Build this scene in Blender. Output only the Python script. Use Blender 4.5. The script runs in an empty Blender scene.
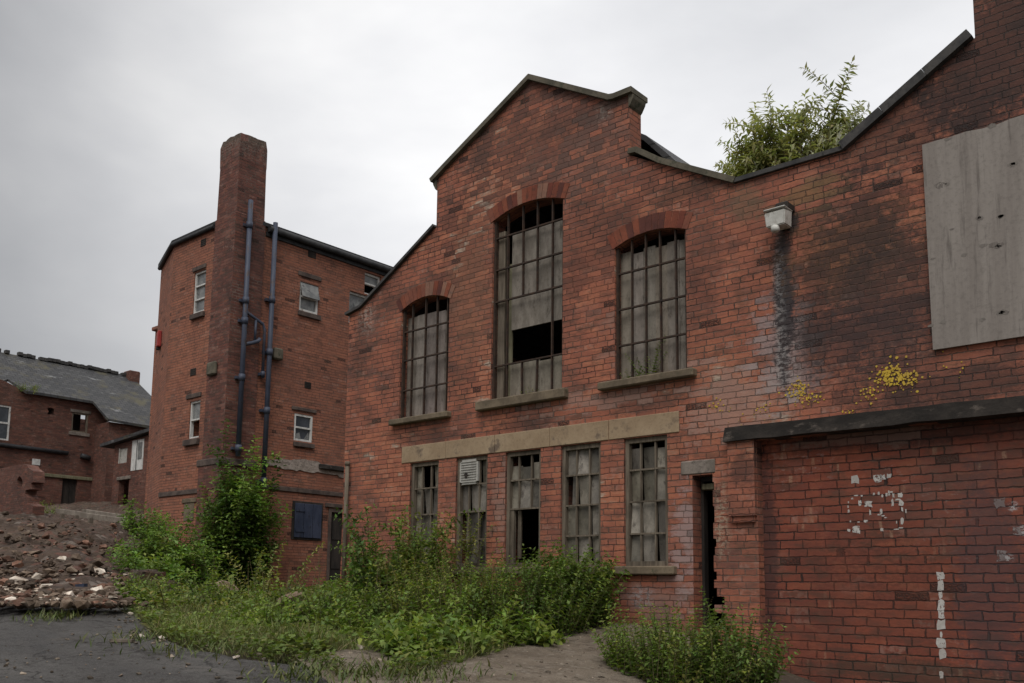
import bpy, bmesh, math, random
import numpy as np
from mathutils import Vector, Matrix, noise as mnoise
from mathutils.geometry import delaunay_2d_cdt

random.seed(7)
rng = np.random.default_rng(11)
scene = bpy.context.scene
COL = scene.collection

# ------------------------------------------------------------------ camera
EYE = 1.45
FPX, PX, PY = 939.24, 512.0, 466.33
CR = np.array([0.75381413, 0.65696911, 0.01248362])
CU = np.array([0.07525485, -0.10519054, 0.99160055])
CF = np.array([-0.6527641, 0.74654306, 0.12873423])
cam_d = bpy.data.cameras.new('camera')
cam = bpy.data.objects.new('camera', cam_d)
COL.objects.link(cam)
cam_d.sensor_width = 36.0
cam_d.lens = FPX * 36.0 / 1024.0
cam_d.shift_y = (PY - 341.5) / 1024.0
cam_d.clip_start = 0.1
cam_d.clip_end = 3000
cam.matrix_world = Matrix(((CR[0], CU[0], -CF[0], 0), (CR[1], CU[1], -CF[1], 0), (CR[2], CU[2], -CF[2], EYE), (0, 0, 0, 1)))
scene.camera = cam

# survey helpers: where a sight line meets a real plane of the place
def ray(px, py):
    return (px - PX) / FPX * CR - (py - PY) / FPX * CU + CF
def at_depth(px, py, t):
    d = ray(px, py) * t
    return Vector((d[0], d[1], d[2] + EYE))
def on_y(px, py, Y):
    d = ray(px, py); d = d * (Y / d[1]); return d[0], d[2] + EYE
def on_x(px, py, X):
    d = ray(px, py); d = d * (X / d[0]); return d[1], d[2] + EYE
FY = 8.25
def F(px, py): return on_y(px, py, FY)

# ------------------------------------------------------------------ node helper
class N:
    def __init__(s, mat):
        mat.use_nodes = True
        s.t = mat.node_tree; s.t.nodes.clear()
    def n(s, typ, **kw):
        x = s.t.nodes.new(typ)
        for k, v in kw.items(): setattr(x, k, v)
        return x
    def put(s, sock, v):
        if isinstance(v, bpy.types.NodeSocket): s.t.links.new(v, sock)
        elif v is not None:
            if isinstance(v, (tuple, list)) and len(v) == 3 and sock.type == 'RGBA': v = (*v, 1)
            sock.default_value = v
    def m(s, op, a, b=None, c=None, clamp=False):
        x = s.n('ShaderNodeMath', operation=op, use_clamp=clamp)
        for i, v in enumerate((a, b, c)):
            if v is not None: s.put(x.inputs[i], v)
        return x.outputs[0]
    def vm(s, op, a, b=None):
        x = s.n('ShaderNodeVectorMath', operation=op)
        s.put(x.inputs[0], a)
        if b is not None: s.put(x.inputs[1], b)
        return x.outputs['Value'] if op in ('LENGTH', 'DOT_PRODUCT') else x.outputs[0]
    def mix(s, f, a, b, mode='MIX'):
        x = s.n('ShaderNodeMix', data_type='RGBA', blend_type=mode)
        s.put(x.inputs[0], f); s.put(x.inputs[6], a); s.put(x.inputs[7], b)
        return x.outputs[2]
    def noise(s, vec, scale, detail=4.0, rough=0.55, dist=0.0):
        x = s.n('ShaderNodeTexNoise')
        s.put(x.inputs['Vector'], vec); x.inputs['Scale'].default_value = scale
        x.inputs['Detail'].default_value = detail; x.inputs['Roughness'].default_value = rough
        x.inputs['Distortion'].default_value = dist
        return x.outputs[0]
    def ramp(s, f, stops, interp='LINEAR'):
        x = s.n('ShaderNodeValToRGB'); r = x.color_ramp; r.interpolation = interp
        while len(r.elements) > 1: r.elements.remove(r.elements[0])
        r.elements[0].position = stops[0][0]; c = stops[0][1]
        r.elements[0].color = (*c, 1) if not isinstance(c, float) else (c, c, c, 1)
        for p, c in stops[1:]:
            e = r.elements.new(p); e.color = (*c, 1) if not isinstance(c, float) else (c, c, c, 1)
        s.put(x.inputs[0], f)
        return x.outputs[0]
    def sstep(s, v, a, b):
        x = s.n('ShaderNodeMapRange', interpolation_type='SMOOTHSTEP')
        s.put(x.inputs[0], v); x.inputs[1].default_value = a; x.inputs[2].default_value = b
        return x.outputs[0]
    def mapping(s, vec, scale=(1, 1, 1), loc=(0, 0, 0), rot=(0, 0, 0)):
        x = s.n('ShaderNodeMapping'); s.put(x.inputs[0], vec)
        x.inputs['Scale'].default_value = scale; x.inputs['Location'].default_value = loc; x.inputs['Rotation'].default_value = rot
        return x.outputs[0]
    def xyz(s, a, b, c=0.0):
        x = s.n('ShaderNodeCombineXYZ')
        for i, v in enumerate((a, b, c)): s.put(x.inputs[i], v)
        return x.outputs[0]
    def sep(s, v):
        x = s.n('ShaderNodeSeparateXYZ'); s.put(x.inputs[0], v); return x.outputs
    def uv(s):
        return s.n('ShaderNodeTexCoord').outputs['UV']
    def objc(s):
        return s.n('ShaderNodeTexCoord').outputs['Object']
    def geo(s):
        return s.n('ShaderNodeNewGeometry').outputs['Position']
    def bump(s, h, strength=0.5, dist=0.01):
        x = s.n('ShaderNodeBump'); x.inputs['Strength'].default_value = strength; x.inputs['Distance'].default_value = dist
        s.put(x.inputs['Height'], h); return x.outputs[0]
    def out(s, col, rough=0.85, normal=None, metal=0.0, spec=0.3, extra=None):
        p = s.n('ShaderNodeBsdfPrincipled')
        s.put(p.inputs['Base Color'], col); s.put(p.inputs['Roughness'], rough)
        p.inputs['Metallic'].default_value = metal; p.inputs['Specular IOR Level'].default_value = spec
        if normal is not None: s.put(p.inputs['Normal'], normal)
        if extra:
            for k, v in extra.items(): p.inputs[k].default_value = v
        o = s.n('ShaderNodeOutputMaterial'); s.t.links.new(p.outputs[0], o.inputs[0])
        return p

def new_mat(name): return bpy.data.materials.new(name)

# ------------------------------------------------------------------ materials
RED = [(0.0, (0.069, 0.046, 0.04)), (0.12, (0.125, 0.064, 0.052)), (0.26, (0.188, 0.08, 0.059)), (0.42, (0.255, 0.097, 0.064)), (0.58, (0.325, 0.115, 0.073)), (0.74, (0.381, 0.138, 0.081)), (0.88, (0.428, 0.17, 0.1)), (0.96, (0.385, 0.233, 0.167)), (1.0, (0.469, 0.362, 0.281))]
def brick_mat(name, palette=RED, h=.08, w=.235, mortar=((.058, .034, .028), (.2, .135, .105)), joint=.0075, bias=0.0, spread=.4, patch=.8, masks=(), hdr=5, soot=.35, mort_pale=.5, bumpd=.012, mottle=.6, vis=.5, stripes=0.0):
    M = new_mat(name); k = N(M)
    uv0 = k.uv()
    wob = k.noise(uv0, 9.0, 3.0)
    wob2 = k.noise(k.vm('ADD', uv0, (7.3, 2.1, 0)), 11.0, 3.0)
    s = k.sep(uv0)
    u = k.m('ADD', s[0], k.m('MULTIPLY', k.m('SUBTRACT', wob, .5), .034))
    v = k.m('ADD', s[1], k.m('MULTIPLY', k.m('SUBTRACT', wob2, .5), .026))
    rv = k.m('DIVIDE', v, h)
    row = k.m('FLOOR', rv)
    fy = k.m('MULTIPLY', k.m('FRACT', rv), h)
    ish = k.m('LESS_THAN', k.m('FLOORED_MODULO', row, float(hdr)), .5) if hdr else 0.0
    ww = k.m('SUBTRACT', w, k.m('MULTIPLY', ish, w / 2)) if hdr else w
    rj = k.n('ShaderNodeTexWhiteNoise', noise_dimensions='1D'); k.put(rj.inputs['W'], row)
    off = k.m('ADD', k.m('MULTIPLY', k.m('FLOORED_MODULO', row, 2.0), .5), k.m('MULTIPLY', rj.outputs[0], .16))
    cu = k.m('ADD', k.m('DIVIDE', u, ww), off)
    wv = k.n('ShaderNodeTexNoise', noise_dimensions='2D'); k.put(wv.inputs['Vector'], k.xyz(k.m('MULTIPLY', u, 2.3), k.m('MULTIPLY', row, 7.77))); wv.inputs['Scale'].default_value = 1.0; wv.inputs['Detail'].default_value = 1.0
    cu = k.m('ADD', cu, k.m('MULTIPLY', k.m('SUBTRACT', wv.outputs[0], .5), 1.3))
    colid = k.m('FLOOR', cu)
    fx = k.m('MULTIPLY', k.m('FRACT', cu), ww)
    wn = k.n('ShaderNodeTexWhiteNoise', noise_dimensions='3D')
    k.put(wn.inputs['Vector'], k.xyz(colid, row, ish))
    rnd = wn.outputs['Value']; rc = k.sep(wn.outputs['Color'])
    ex = k.m('MINIMUM', fx, k.m('SUBTRACT', ww, fx)); ey = k.m('MINIMUM', fy, k.m('SUBTRACT', h, fy))
    edge = k.m('MINIMUM', ex, ey)
    fine = k.noise(uv0, 55.0, 4.0, .65)
    edge = k.m('ADD', edge, k.m('MULTIPLY', k.m('SUBTRACT', fine, .5), .012))
    brick = k.sstep(edge, joint * .32, joint * .85)
    big = k.noise(uv0, .55, 5.0, .6)
    mid = k.noise(k.vm('ADD', uv0, (31, 17, 0)), 1.9, 4.0, .6)
    strk = k.noise(k.mapping(uv0, (1.6, 9.0, 1), (2, 6, 0)), 1.5, 5.0, .65)
    big = k.m('ADD', big, k.m('MULTIPLY', k.m('SUBTRACT', strk, .5), .75))
    pv = k.m('ADD', k.m('ADD', k.m('MULTIPLY', k.m('SUBTRACT', rnd, .5), spread), .5 + bias), k.m('MULTIPLY', k.m('SUBTRACT', k.m('ADD', big, k.m('MULTIPLY', k.m('SUBTRACT', mid, .5), .7)), .5), patch * 1.6), clamp=True)
    bc = k.ramp(pv, palette)
    # worn surface inside each brick
    bc = k.mix(k.m('MULTIPLY', k.sstep(k.noise(uv0, 28.0, 5.0, .7), .5, .75), .45), bc, (.09, .04, .032))
    pale = k.m('MULTIPLY', k.sstep(rc[1], .9, .96), k.sstep(k.noise(uv0, 20.0, 4.0), .42, .62))
    bc = k.mix(k.m('MULTIPLY', pale, .35), bc, (.38, .26, .21))
    spall = k.m('MULTIPLY', k.m('GREATER_THAN', rc[2], .985), k.sstep(fine, .3, .6))
    bc = k.mix(spall, bc, (.05, .026, .022))
    mp = k.sstep(k.m('ADD', k.noise(k.vm('ADD', uv0, (5, 9, 0)), 1.1, 5.0, .65), mort_pale - .5), .40, .66)
    mc = k.mix(mp, mortar[0], mortar[1])
    vz = k.sstep(k.m('ADD', k.noise(k.vm('ADD', uv0, (13, 29, 0)), .9, 5.0, .65), vis - .5), .38, .62)
    mc = k.mix(k.m('ADD', k.m('MULTIPLY', vz, .8), .2), k.mix(1.0, bc, (.8, .74, .72), 'MULTIPLY'), mc)
    if stripes:
        sp_ = k.m('ABSOLUTE', k.m('SUBTRACT', k.m('DIVIDE', fx, ww), k.m('ADD', k.m('MULTIPLY', rc[0], .6), .2)))
        st_ = k.m('MULTIPLY', k.m('MULTIPLY', k.sstep(sp_, .1, .03), k.m('GREATER_THAN', rc[1], .72)), k.m('MULTIPLY', k.sstep(k.noise(k.vm('ADD', uv0, (2, 2, 0)), 1.4, 2.0), .48, .6), k.sstep(fine, .3, .55)))
        bc = k.mix(k.m('MULTIPLY', st_, stripes), bc, (.42, .26, .17))
    c = k.mix(brick, mc, bc)
    # weathering that ignores the joints: brown and olive grime, fired-orange patches
    mo = k.noise(k.mapping(uv0, (1, 2.6, 1), (17, 5, 0)), 3.4, 6.0, .68); mo2 = k.noise(k.mapping(uv0, (1, 2.2, 1), (71, 15, 0)), 2.1, 6.0, .7)
    c = k.mix(k.m('MULTIPLY', k.sstep(mo, .49, .63), mottle), c, k.mix(k.sstep(mo2, .4, .6), (.085, .052, .04), (.06, .05, .035)))
    c = k.mix(k.m('MULTIPLY', k.sstep(mo, .46, .36), mottle * .6), c, (.31, .125, .068))
    c = k.mix(k.m('MULTIPLY', k.sstep(mo2, .53, .66), mottle * .5), c, (.2, .125, .105))
    # soot and damp
    so = k.sstep(k.noise(k.mapping(uv0, (1, .55, 1), (3, 8, 0)), .8, 6.0, .62), .48, .74)
    c = k.mix(k.m('MULTIPLY', so, soot), c, (.035, .026, .024))
    gr2 = k.sstep(k.noise(k.vm('ADD', uv0, (21, 4, 0)), 2.6, 6.0, .72), .5, .72)
    c = k.mix(k.m('MULTIPLY', gr2, soot * .8), c, (.075, .045, .036))
    bl = k.m('MULTIPLY', k.sstep(k.noise(k.vm('ADD', uv0, (3, 44, 0)), 1.0, 5.0, .6), .52, .7), k.sstep(k.noise(k.mapping(uv0, (1, 1.8, 1)), 13.0, 5.0, .7), .54, .68))
    c = k.mix(k.m('MULTIPLY', bl, .42), c, (.4, .32, .29))
    grit = k.noise(k.mapping(uv0, (1, 1.5, 1), (6, 2, 0)), 17.0, 6.0, .75)
    for mk in masks:
        cx, cz, rx, rz, colr, st = mk[:6]
        mode = mk[6] if len(mk) > 6 else 'soft'
        d = k.vm('LENGTH', k.vm('MULTIPLY', k.vm('SUBTRACT', uv0, (cx, cz, 0)), (1 / rx, 1 / rz, 0)))
        ns = k.noise(k.vm('ADD', uv0, (cx * 3, cz, 0)), 3.2 if mode != 'fine' else 9.0, 6.0, .7)
        d = k.m('ADD', d, k.m('MULTIPLY', k.m('SUBTRACT', ns, .5), 1.7))
        d = k.m('ADD', d, k.m('MULTIPLY', k.m('SUBTRACT', grit, .5), 2.0))
        if mode == 'brick': d = k.m('ADD', d, k.m('MULTIPLY', k.m('SUBTRACT', rc[0], .5), 1.1))
        f = k.m('MULTIPLY', k.sstep(d, 1.1, .45), st)
        if mode == 'fine': f = k.m('MULTIPLY', f, k.sstep(grit, .47, .56))
        if mode == 'brick': f = k.m('MULTIPLY', f, k.m('ADD', .35, k.m('MULTIPLY', brick, .65)))
        c = k.mix(f, c, colr)
    hgt = k.m('ADD', k.m('MULTIPLY', brick, k.m('ADD', .72, k.m('MULTIPLY', rc[0], .28))), k.m('MULTIPLY', fine, .35))
    hgt = k.m('SUBTRACT', hgt, spall)
    k.out(c, k.m('SUBTRACT', .93, k.m('MULTIPLY', fine, .12)), k.bump(hgt, .9, bumpd), spec=.25)
    return M

def stain_mat(name, a, b, c=None, scale=2.0, stretch=(1, 1, 1), rough=.85, bd=.006, fine=40.0, lo=.35, hi=.65, metal=0.0, spec=.3, attr=None):
    M = new_mat(name); k = N(M); p = k.geo()
    q = k.mapping(p, stretch)
    n1 = k.noise(q, scale, 6.0, .65, .2); n2 = k.noise(p, fine, 4.0, .7)
    col = k.mix(k.sstep(n1, lo, hi), a, b)
    if c: col = k.mix(k.sstep(k.noise(k.vm('ADD', q, (9, 3, 5)), scale * 1.7, 6.0, .7), .54, .68), col, c)
    col = k.mix(k.m('MULTIPLY', k.sstep(n2, .45, .75), .35), col, tuple(x * .45 for x in a))
    if attr:
        at = k.n('ShaderNodeAttribute', attribute_name='tint'); col = k.mix(1.0, col, at.outputs[0], 'MULTIPLY')
    k.out(col, rough, k.bump(k.m('ADD', n2, n1), .5, bd), metal, spec)
    return M

def wood_mat(name, a, b, attr=True, axis=2):
    M = new_mat(name); k = N(M); p = k.geo()
    st = [9, 9, 9]; st[axis] = .8
    n1 = k.noise(k.mapping(p, tuple(st)), 3.2, 6.0, .7, .4); n2 = k.noise(p, 1.6, 5.0, .6)
    st2 = [60, 60, 60]; st2[axis] = 3
    n3 = k.noise(k.mapping(p, tuple(st2)), 1.0, 3.0, .6)
    col = k.mix(k.sstep(n1, .3, .7), a, b)
    col = k.mix(k.m('MULTIPLY', k.sstep(n2, .48, .7), .6), col, tuple(x * .35 for x in a))
    col = k.mix(k.m('MULTIPLY', k.sstep(n3, .5, .72), .4), col, tuple(x * .4 for x in a))
    if attr:
        at = k.n('ShaderNodeAttribute', attribute_name='tint'); col = k.mix(1.0, col, at.outputs[0], 'MULTIPLY')
    k.out(col, .9, k.bump(k.m('ADD', n1, n3), .4, .004), 0, .2)
    return M

def leaf_mat(name, trans=.3):
    M = new_mat(name); k = N(M)
    at = k.n('ShaderNodeAttribute', attribute_name='tint')
    col = at.outputs[0]
    col = k.mix(k.m('MULTIPLY', k.sstep(k.noise(k.geo(), 45.0, 2.0), .45, .7), .3), col, k.mix(1.0, col, (.6, .55, .4), 'MULTIPLY'))
    p = k.n('ShaderNodeBsdfPrincipled'); k.put(p.inputs['Base Color'], col); p.inputs['Roughness'].default_value = .55
    p.inputs['Specular IOR Level'].default_value = .3
    t = k.n('ShaderNodeBsdfTranslucent'); k.put(t.inputs[0], k.mix(1.0, col, (1.0, 1.1, .55), 'MULTIPLY'))
    mx = k.n('ShaderNodeMixShader'); mx.inputs[0].default_value = trans
    k.t.links.new(p.outputs[0], mx.inputs[1]); k.t.links.new(t.outputs[0], mx.inputs[2])
    o = k.n('ShaderNodeOutputMaterial'); k.t.links.new(mx.outputs[0], o.inputs[0])
    return M

def fz(px, py, rx, rz, col, st, mode='soft'):
    u, v = F(px, py); return (u, v, rx, rz, col, st, mode)
PALE = (.36, .245, .2); SOOT = (.035, .027, .026); OCHRE = (.2, .13, .06); LIME = (.42, .38, .33)
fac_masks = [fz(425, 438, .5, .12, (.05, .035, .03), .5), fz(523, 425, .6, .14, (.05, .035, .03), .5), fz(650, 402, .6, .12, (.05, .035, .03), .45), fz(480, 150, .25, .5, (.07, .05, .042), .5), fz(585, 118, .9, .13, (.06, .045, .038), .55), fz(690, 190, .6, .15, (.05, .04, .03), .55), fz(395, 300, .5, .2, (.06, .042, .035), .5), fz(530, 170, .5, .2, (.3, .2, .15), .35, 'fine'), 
    fz(735, 400, .65, .45, PALE, .55, 'brick'), fz(785, 350, .35, .55, (.33, .3, .3), .55, 'brick'),
    fz(785, 290, .12, .8, (.04, .035, .038), .95), fz(783, 320, .1, .9, (.045, .04, .042), .9), fz(779, 310, .08, 1.1, (.3, .28, .27), .55, 'fine'), fz(788, 370, .25, .5, (.3, .28, .27), .5, 'fine'), fz(792, 222, .09, .16, (.03, .03, .03), .9),
    fz(812, 195, .33, .16, OCHRE, .6, 'brick'), fz(850, 250, .75, .5, (.16, .085, .04), .55), fz(745, 205, .25, .25, (.14, .11, .07), .5),
    fz(985, 60, .8, 1.1, SOOT, .8), fz(905, 130, .9, .45, SOOT, .6), fz(890, 300, .6, .8, (.06, .04, .036), .6), fz(865, 270, .75, .8, SOOT, .55, 'brick'), fz(860, 230, .4, .5, SOOT, .5), fz(850, 340, .9, .4, (.05, .035, .035), .6), fz(815, 310, .2, .8, SOOT, .5), fz(700, 250, .3, .8, (.07, .035, .03), .35), fz(590, 230, .9, .9, (.08, .04, .032), .35, 'brick'), fz(470, 250, .6, .8, (.08, .04, .034), .4, 'brick'), fz(960, 385, 1.2, .18, SOOT, .6),
    fz(605, 112, .16, .18, LIME, .5, 'fine'), fz(540, 140, 1.3, .8, (.085, .05, .042), .55, 'brick'), fz(590, 150, .7, .5, (.14, .10, .085), .35, 'brick'), fz(640, 330, .5, .5, PALE, .3, 'brick'), fz(600, 400, 1.1, .12, PALE, .45, 'brick'),
    fz(470, 300, .45, 1.0, (.22, .12, .075), .35), fz(662, 600, .6, .22, (.25, .19, .17), .35, 'brick'), fz(640, 597, .22, .16, (.33, .35, .36), .5, 'fine'), fz(505, 505, .2, .5, PALE, .35, 'brick'),
    fz(688, 540, .16, .55, (.36, .28, .27), .6, 'brick'), fz(722, 520, .12, .5, (.40, .33, .24), .6, 'fine'), fz(366, 320, .25, .35, LIME, .45, 'fine'), fz(360, 350, .3, .5, (.05, .035, .03), .5),
    fz(745, 470, .18, .22, SOOT, .6), fz(760, 160, .8, .12, SOOT, .55)]
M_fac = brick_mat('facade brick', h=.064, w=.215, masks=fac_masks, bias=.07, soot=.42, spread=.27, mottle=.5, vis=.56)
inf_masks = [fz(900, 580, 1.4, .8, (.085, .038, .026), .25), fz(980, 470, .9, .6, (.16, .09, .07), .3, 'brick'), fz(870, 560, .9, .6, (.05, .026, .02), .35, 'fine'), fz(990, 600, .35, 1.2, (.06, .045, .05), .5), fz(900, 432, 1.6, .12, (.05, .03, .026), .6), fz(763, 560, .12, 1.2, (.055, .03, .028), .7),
             fz(1010, 505, .05, .05, (.4, .4, .4), .8, 'fine'), fz(1019, 530, .05, .05, (.4, .4, .4), .8, 'fine'), fz(1004, 557, .06, .05, (.4, .4, .4), .8, 'fine'), fz(905, 675, 1.2, .15, (.05, .04, .03), .6),
             fz(865, 430, .7, .12, PALE, .3, 'brick')]
PAL_INF = [(0, (0.073, 0.034, 0.027)), (0.2, (0.132, 0.047, 0.033)), (0.45, (0.205, 0.059, 0.039)), (0.75, (0.265, 0.076, 0.044)), (0.92, (0.324, 0.108, 0.065)), (1, (0.361, 0.195, 0.119))]
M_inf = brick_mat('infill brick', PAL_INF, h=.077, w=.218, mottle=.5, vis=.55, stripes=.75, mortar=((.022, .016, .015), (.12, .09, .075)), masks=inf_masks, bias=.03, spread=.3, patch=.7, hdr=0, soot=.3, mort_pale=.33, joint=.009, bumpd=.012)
PAL_TW = [(0, (0.119, 0.066, 0.052)), (0.2, (0.21, 0.09, 0.063)), (0.5, (0.297, 0.12, 0.076)), (0.8, (0.356, 0.145, 0.089)), (1, (0.407, 0.216, 0.143))]
M_tow = brick_mat('tower brick', PAL_TW, h=.064, w=.215, mottle=.45, vis=.56, mortar=((.08, .05, .04), (.21, .145, .115)), bias=.0, spread=.25, patch=.6, soot=.25, mort_pale=.45)
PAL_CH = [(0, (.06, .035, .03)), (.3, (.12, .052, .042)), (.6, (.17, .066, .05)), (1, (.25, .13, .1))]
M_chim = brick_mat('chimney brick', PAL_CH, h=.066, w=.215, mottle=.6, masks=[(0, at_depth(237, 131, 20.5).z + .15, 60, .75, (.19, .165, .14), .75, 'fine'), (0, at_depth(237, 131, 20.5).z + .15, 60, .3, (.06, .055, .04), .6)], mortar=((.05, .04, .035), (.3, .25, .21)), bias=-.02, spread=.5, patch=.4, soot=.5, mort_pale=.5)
PAL_FAR = [(0, (.06, .034, .028)), (.3, (.1, .046, .036)), (.6, (.145, .062, .046)), (1, (.2, .105, .08))]
M_far = brick_mat('far brick', PAL_FAR, mortar=((.08, .055, .045), (.2, .15, .12)), bias=.0, spread=.3, patch=.7, soot=.45)
M_stone = stain_mat('buff stone', (.28, .2, .125), (.36, .27, .175), (.15, .11, .08), 2.2, (1, 1, 1), .9, .004)
M_sill = stain_mat('sill stone', (.11, .085, .058), (.19, .148, .1), (.06, .06, .035), 4.0, (1, 1, 1), .9, .006)
M_cop = stain_mat('coping stone', (.075, .068, .05), (.14, .122, .09), (.05, .055, .035), 4.0, (1, 1, 1), .92, .006)
M_copdark = stain_mat('dark coping', (.035, .035, .036), (.075, .07, .066), (.02, .02, .02), 5.0, (1, 1, 1), .8, .004)
M_conc = stain_mat('sooty concrete', (.022, .019, .017), (.06, .05, .043), (.12, .1, .085), 4.0, (.6, 1, 1.2), .93, .008, lo=.4, hi=.75)
M_conc2 = stain_mat('grey concrete', (.14, .12, .1), (.25, .21, .18), (.07, .06, .05), 3.0, (1, 1, 1), .92, .006)
M_iron = stain_mat('rusty iron', (.028, .02, .016), (.06, .034, .022), None, 14.0, (1, 1, 1), .8, .002)
M_wood = stain_mat('weathered boards', (.17, .148, .125), (.26, .23, .2), (.1, .085, .07), 3.0, (2.5, 1, .8), .9, .004, 34.0, .35, .65, attr=True)
M_ply = stain_mat('bleached plywood', (.22, .193, .172), (.285, .255, .228), (.16, .14, .125), 2.2, (4, 1, .3), .9, .003, 30.0, .3, .7)
M_knot = stain_mat('knot scars', (.105, .09, .08), (.17, .15, .135), None, 20.0)
M_frame = wood_mat('grey timber frame', (.10, .08, .06), (.2, .165, .125), attr=False)
M_greenwood = wood_mat('mossy timber', (.12, .11, .06), (.24, .22, .15), attr=False)
M_white = stain_mat('flaking white paint', (.5, .5, .48), (.68, .67, .64), (.25, .22, .19), 6.0, (1, 1, .4), .6, .003)
M_glass = stain_mat('dirty glass', (.12, .125, .125), (.24, .24, .23), (.05, .05, .05), 5.0, (1, 1, 1), .25, .001, spec=.5)
M_pane = stain_mat('grimy pane', (.13, .118, .10), (.23, .21, .18), (.07, .06, .05), 7.0, (1, 1, .6), .5, .003, attr=True, spec=.4)
M_glassd = stain_mat('dark glass', (.02, .025, .032), (.05, .055, .065), None, 3.0, (1, 1, 1), .12, .001, spec=.5)
M_blue = stain_mat('blue pipe paint', (.042, .052, .08), (.068, .078, .11), (.075, .052, .045), 5.0, (1, 1, .35), .55, .002)
M_blued = stain_mat('blue shutter paint', (.025, .034, .062), (.045, .055, .09), (.02, .02, .025), 5.0, (1, 1, .5), .6, .002)
M_black = stain_mat('black gutter', (.018, .018, .02), (.04, .04, .042), None, 6.0, (1, 1, 1), .6, .002)
M_dark = stain_mat('dark timber', (.02, .017, .015), (.045, .036, .03), None, 6.0, (1, 1, .3), .8, .003)
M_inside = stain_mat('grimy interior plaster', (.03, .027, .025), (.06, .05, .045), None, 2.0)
M_felt = stain_mat('roof felt', (.02, .02, .022), (.045, .045, .048), (.03, .035, .02), 2.0)
M_ledge = stain_mat('damaged render', (.22, .18, .15), (.38, .32, .28), (.08, .065, .055), 9.0, (1, 1, 2), .95, .02)
M_ledged = stain_mat('dark string course', (.06, .045, .04), (.12, .09, .075), None, 5.0, (1, 1, 1), .9, .006)
M_lamp = stain_mat('pale lamp casing', (.50, .49, .45), (.62, .61, .57), (.36, .34, .3), 8.0, (1, 1, 1), .5, .001)
M_plastic = stain_mat('yellowed plastic', (.36, .35, .32), (.48, .46, .42), (.24, .22, .19), 9.0, (1, 1, 1), .5, .001)
M_red = stain_mat('red alarm plastic', (.28, .03, .03), (.36, .05, .04), None, 6.0, rough=.5)
M_marks = stain_mat('white paint marks', (.46, .44, .41), (.36, .33, .3), (.22, .15, .13), 22.0, (1, 1, 1), .8, .002)
M_marks2 = stain_mat('pale spots', (.17, .15, .15), (.23, .2, .195), (.13, .09, .08), 18.0, (1, 1, 1), .85, .002)
M_lichen = stain_mat('yellow lichen', (.42, .27, .03), (.5, .36, .07), (.34, .2, .04), 30.0, (1, 1, 1), .9, .003)
M_stem = stain_mat('green stems', (.07, .08, .03), (.12, .1, .05), None, 8.0)
M_straw = stain_mat('straw stalks', (.16, .13, .07), (.22, .17, .1), None, 8.0)
M_bark = stain_mat('brown stems', (.10, .07, .045), (.16, .115, .08), None, 8.0)
M_leaf = leaf_mat('leaf', .38)
M_grass = leaf_mat('grass', .25)
M_rock = stain_mat('rubble stone', (.2, .16, .13), (.36, .32, .28), (.13, .1, .085), 6.0, (1, 1, 1), .95, .01, attr=True)

def worn_mat(name, a, b, keep=.5, scale=38.0):
    M = new_mat(name); k = N(M); p = k.geo()
    n = k.noise(p, scale, 6.0, .75); n2 = k.noise(p, 9.0, 4.0, .6)
    pr = k.out(k.mix(k.sstep(n2, .35, .65), a, b), .9, k.bump(n, .4, .003))
    tr = k.n('ShaderNodeBsdfTransparent'); mx = k.n('ShaderNodeMixShader')
    k.put(mx.inputs[0], k.sstep(k.m('ADD', n, k.m('MULTIPLY', n2, .5)), .75 - keep * .35, .85 - keep * .3))
    k.t.links.new(tr.outputs[0], mx.inputs[1]); k.t.links.new(pr.outputs[0], mx.inputs[2])
    o = [x for x in k.t.nodes if x.type == 'OUTPUT_MATERIAL'][0]; k.t.links.new(mx.outputs[0], o.inputs[0])
    return M
M_marks = worn_mat('worn white paint', (.52, .5, .47), (.4, .37, .34), .5)
M_marks2 = worn_mat('worn pale spots', (.23, .2, .195), (.16, .125, .12), .3)
M_lichen = worn_mat('crusty lichen', (.58, .4, .05), (.42, .28, .06), .62, 60.0)
M_knot = worn_mat('knot smudges', (.16, .14, .125), (.19, .17, .15), .36, 30.0)
def slate_mat():
    M = new_mat('old slates'); k = N(M); uv = k.uv()
    b = k.n('ShaderNodeTexBrick'); k.put(b.inputs[0], uv); b.inputs['Scale'].default_value = 1
    b.inputs['Color1'].default_value = (.036, .036, .038, 1); b.inputs['Color2'].default_value = (.066, .065, .066, 1); b.inputs['Mortar'].default_value = (.02, .02, .02, 1)
    b.inputs['Mortar Size'].default_value = .012; b.inputs['Brick Width'].default_value = .3; b.inputs['Row Height'].default_value = .22
    c = k.mix(k.sstep(k.noise(uv, .9, 5.0, .65), .5, .7), b.outputs[0], (.085, .075, .045))
    c = k.mix(k.m('MULTIPLY', k.sstep(k.noise(k.mapping(uv, (.7, 1.6, 1)), 1.1, 6.0, .7), .6, .66), .8), c, (.2, .2, .2))
    c = k.mix(k.sstep(k.noise(k.mapping(uv, (.5, 1.2, 1), (4, 4, 0)), .8, 6.0, .7), .62, .65), c, (.012, .012, .012))
    k.out(c, .7, k.bump(b.outputs[1], .6, -.015)); return M
M_slate = slate_mat()

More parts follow.
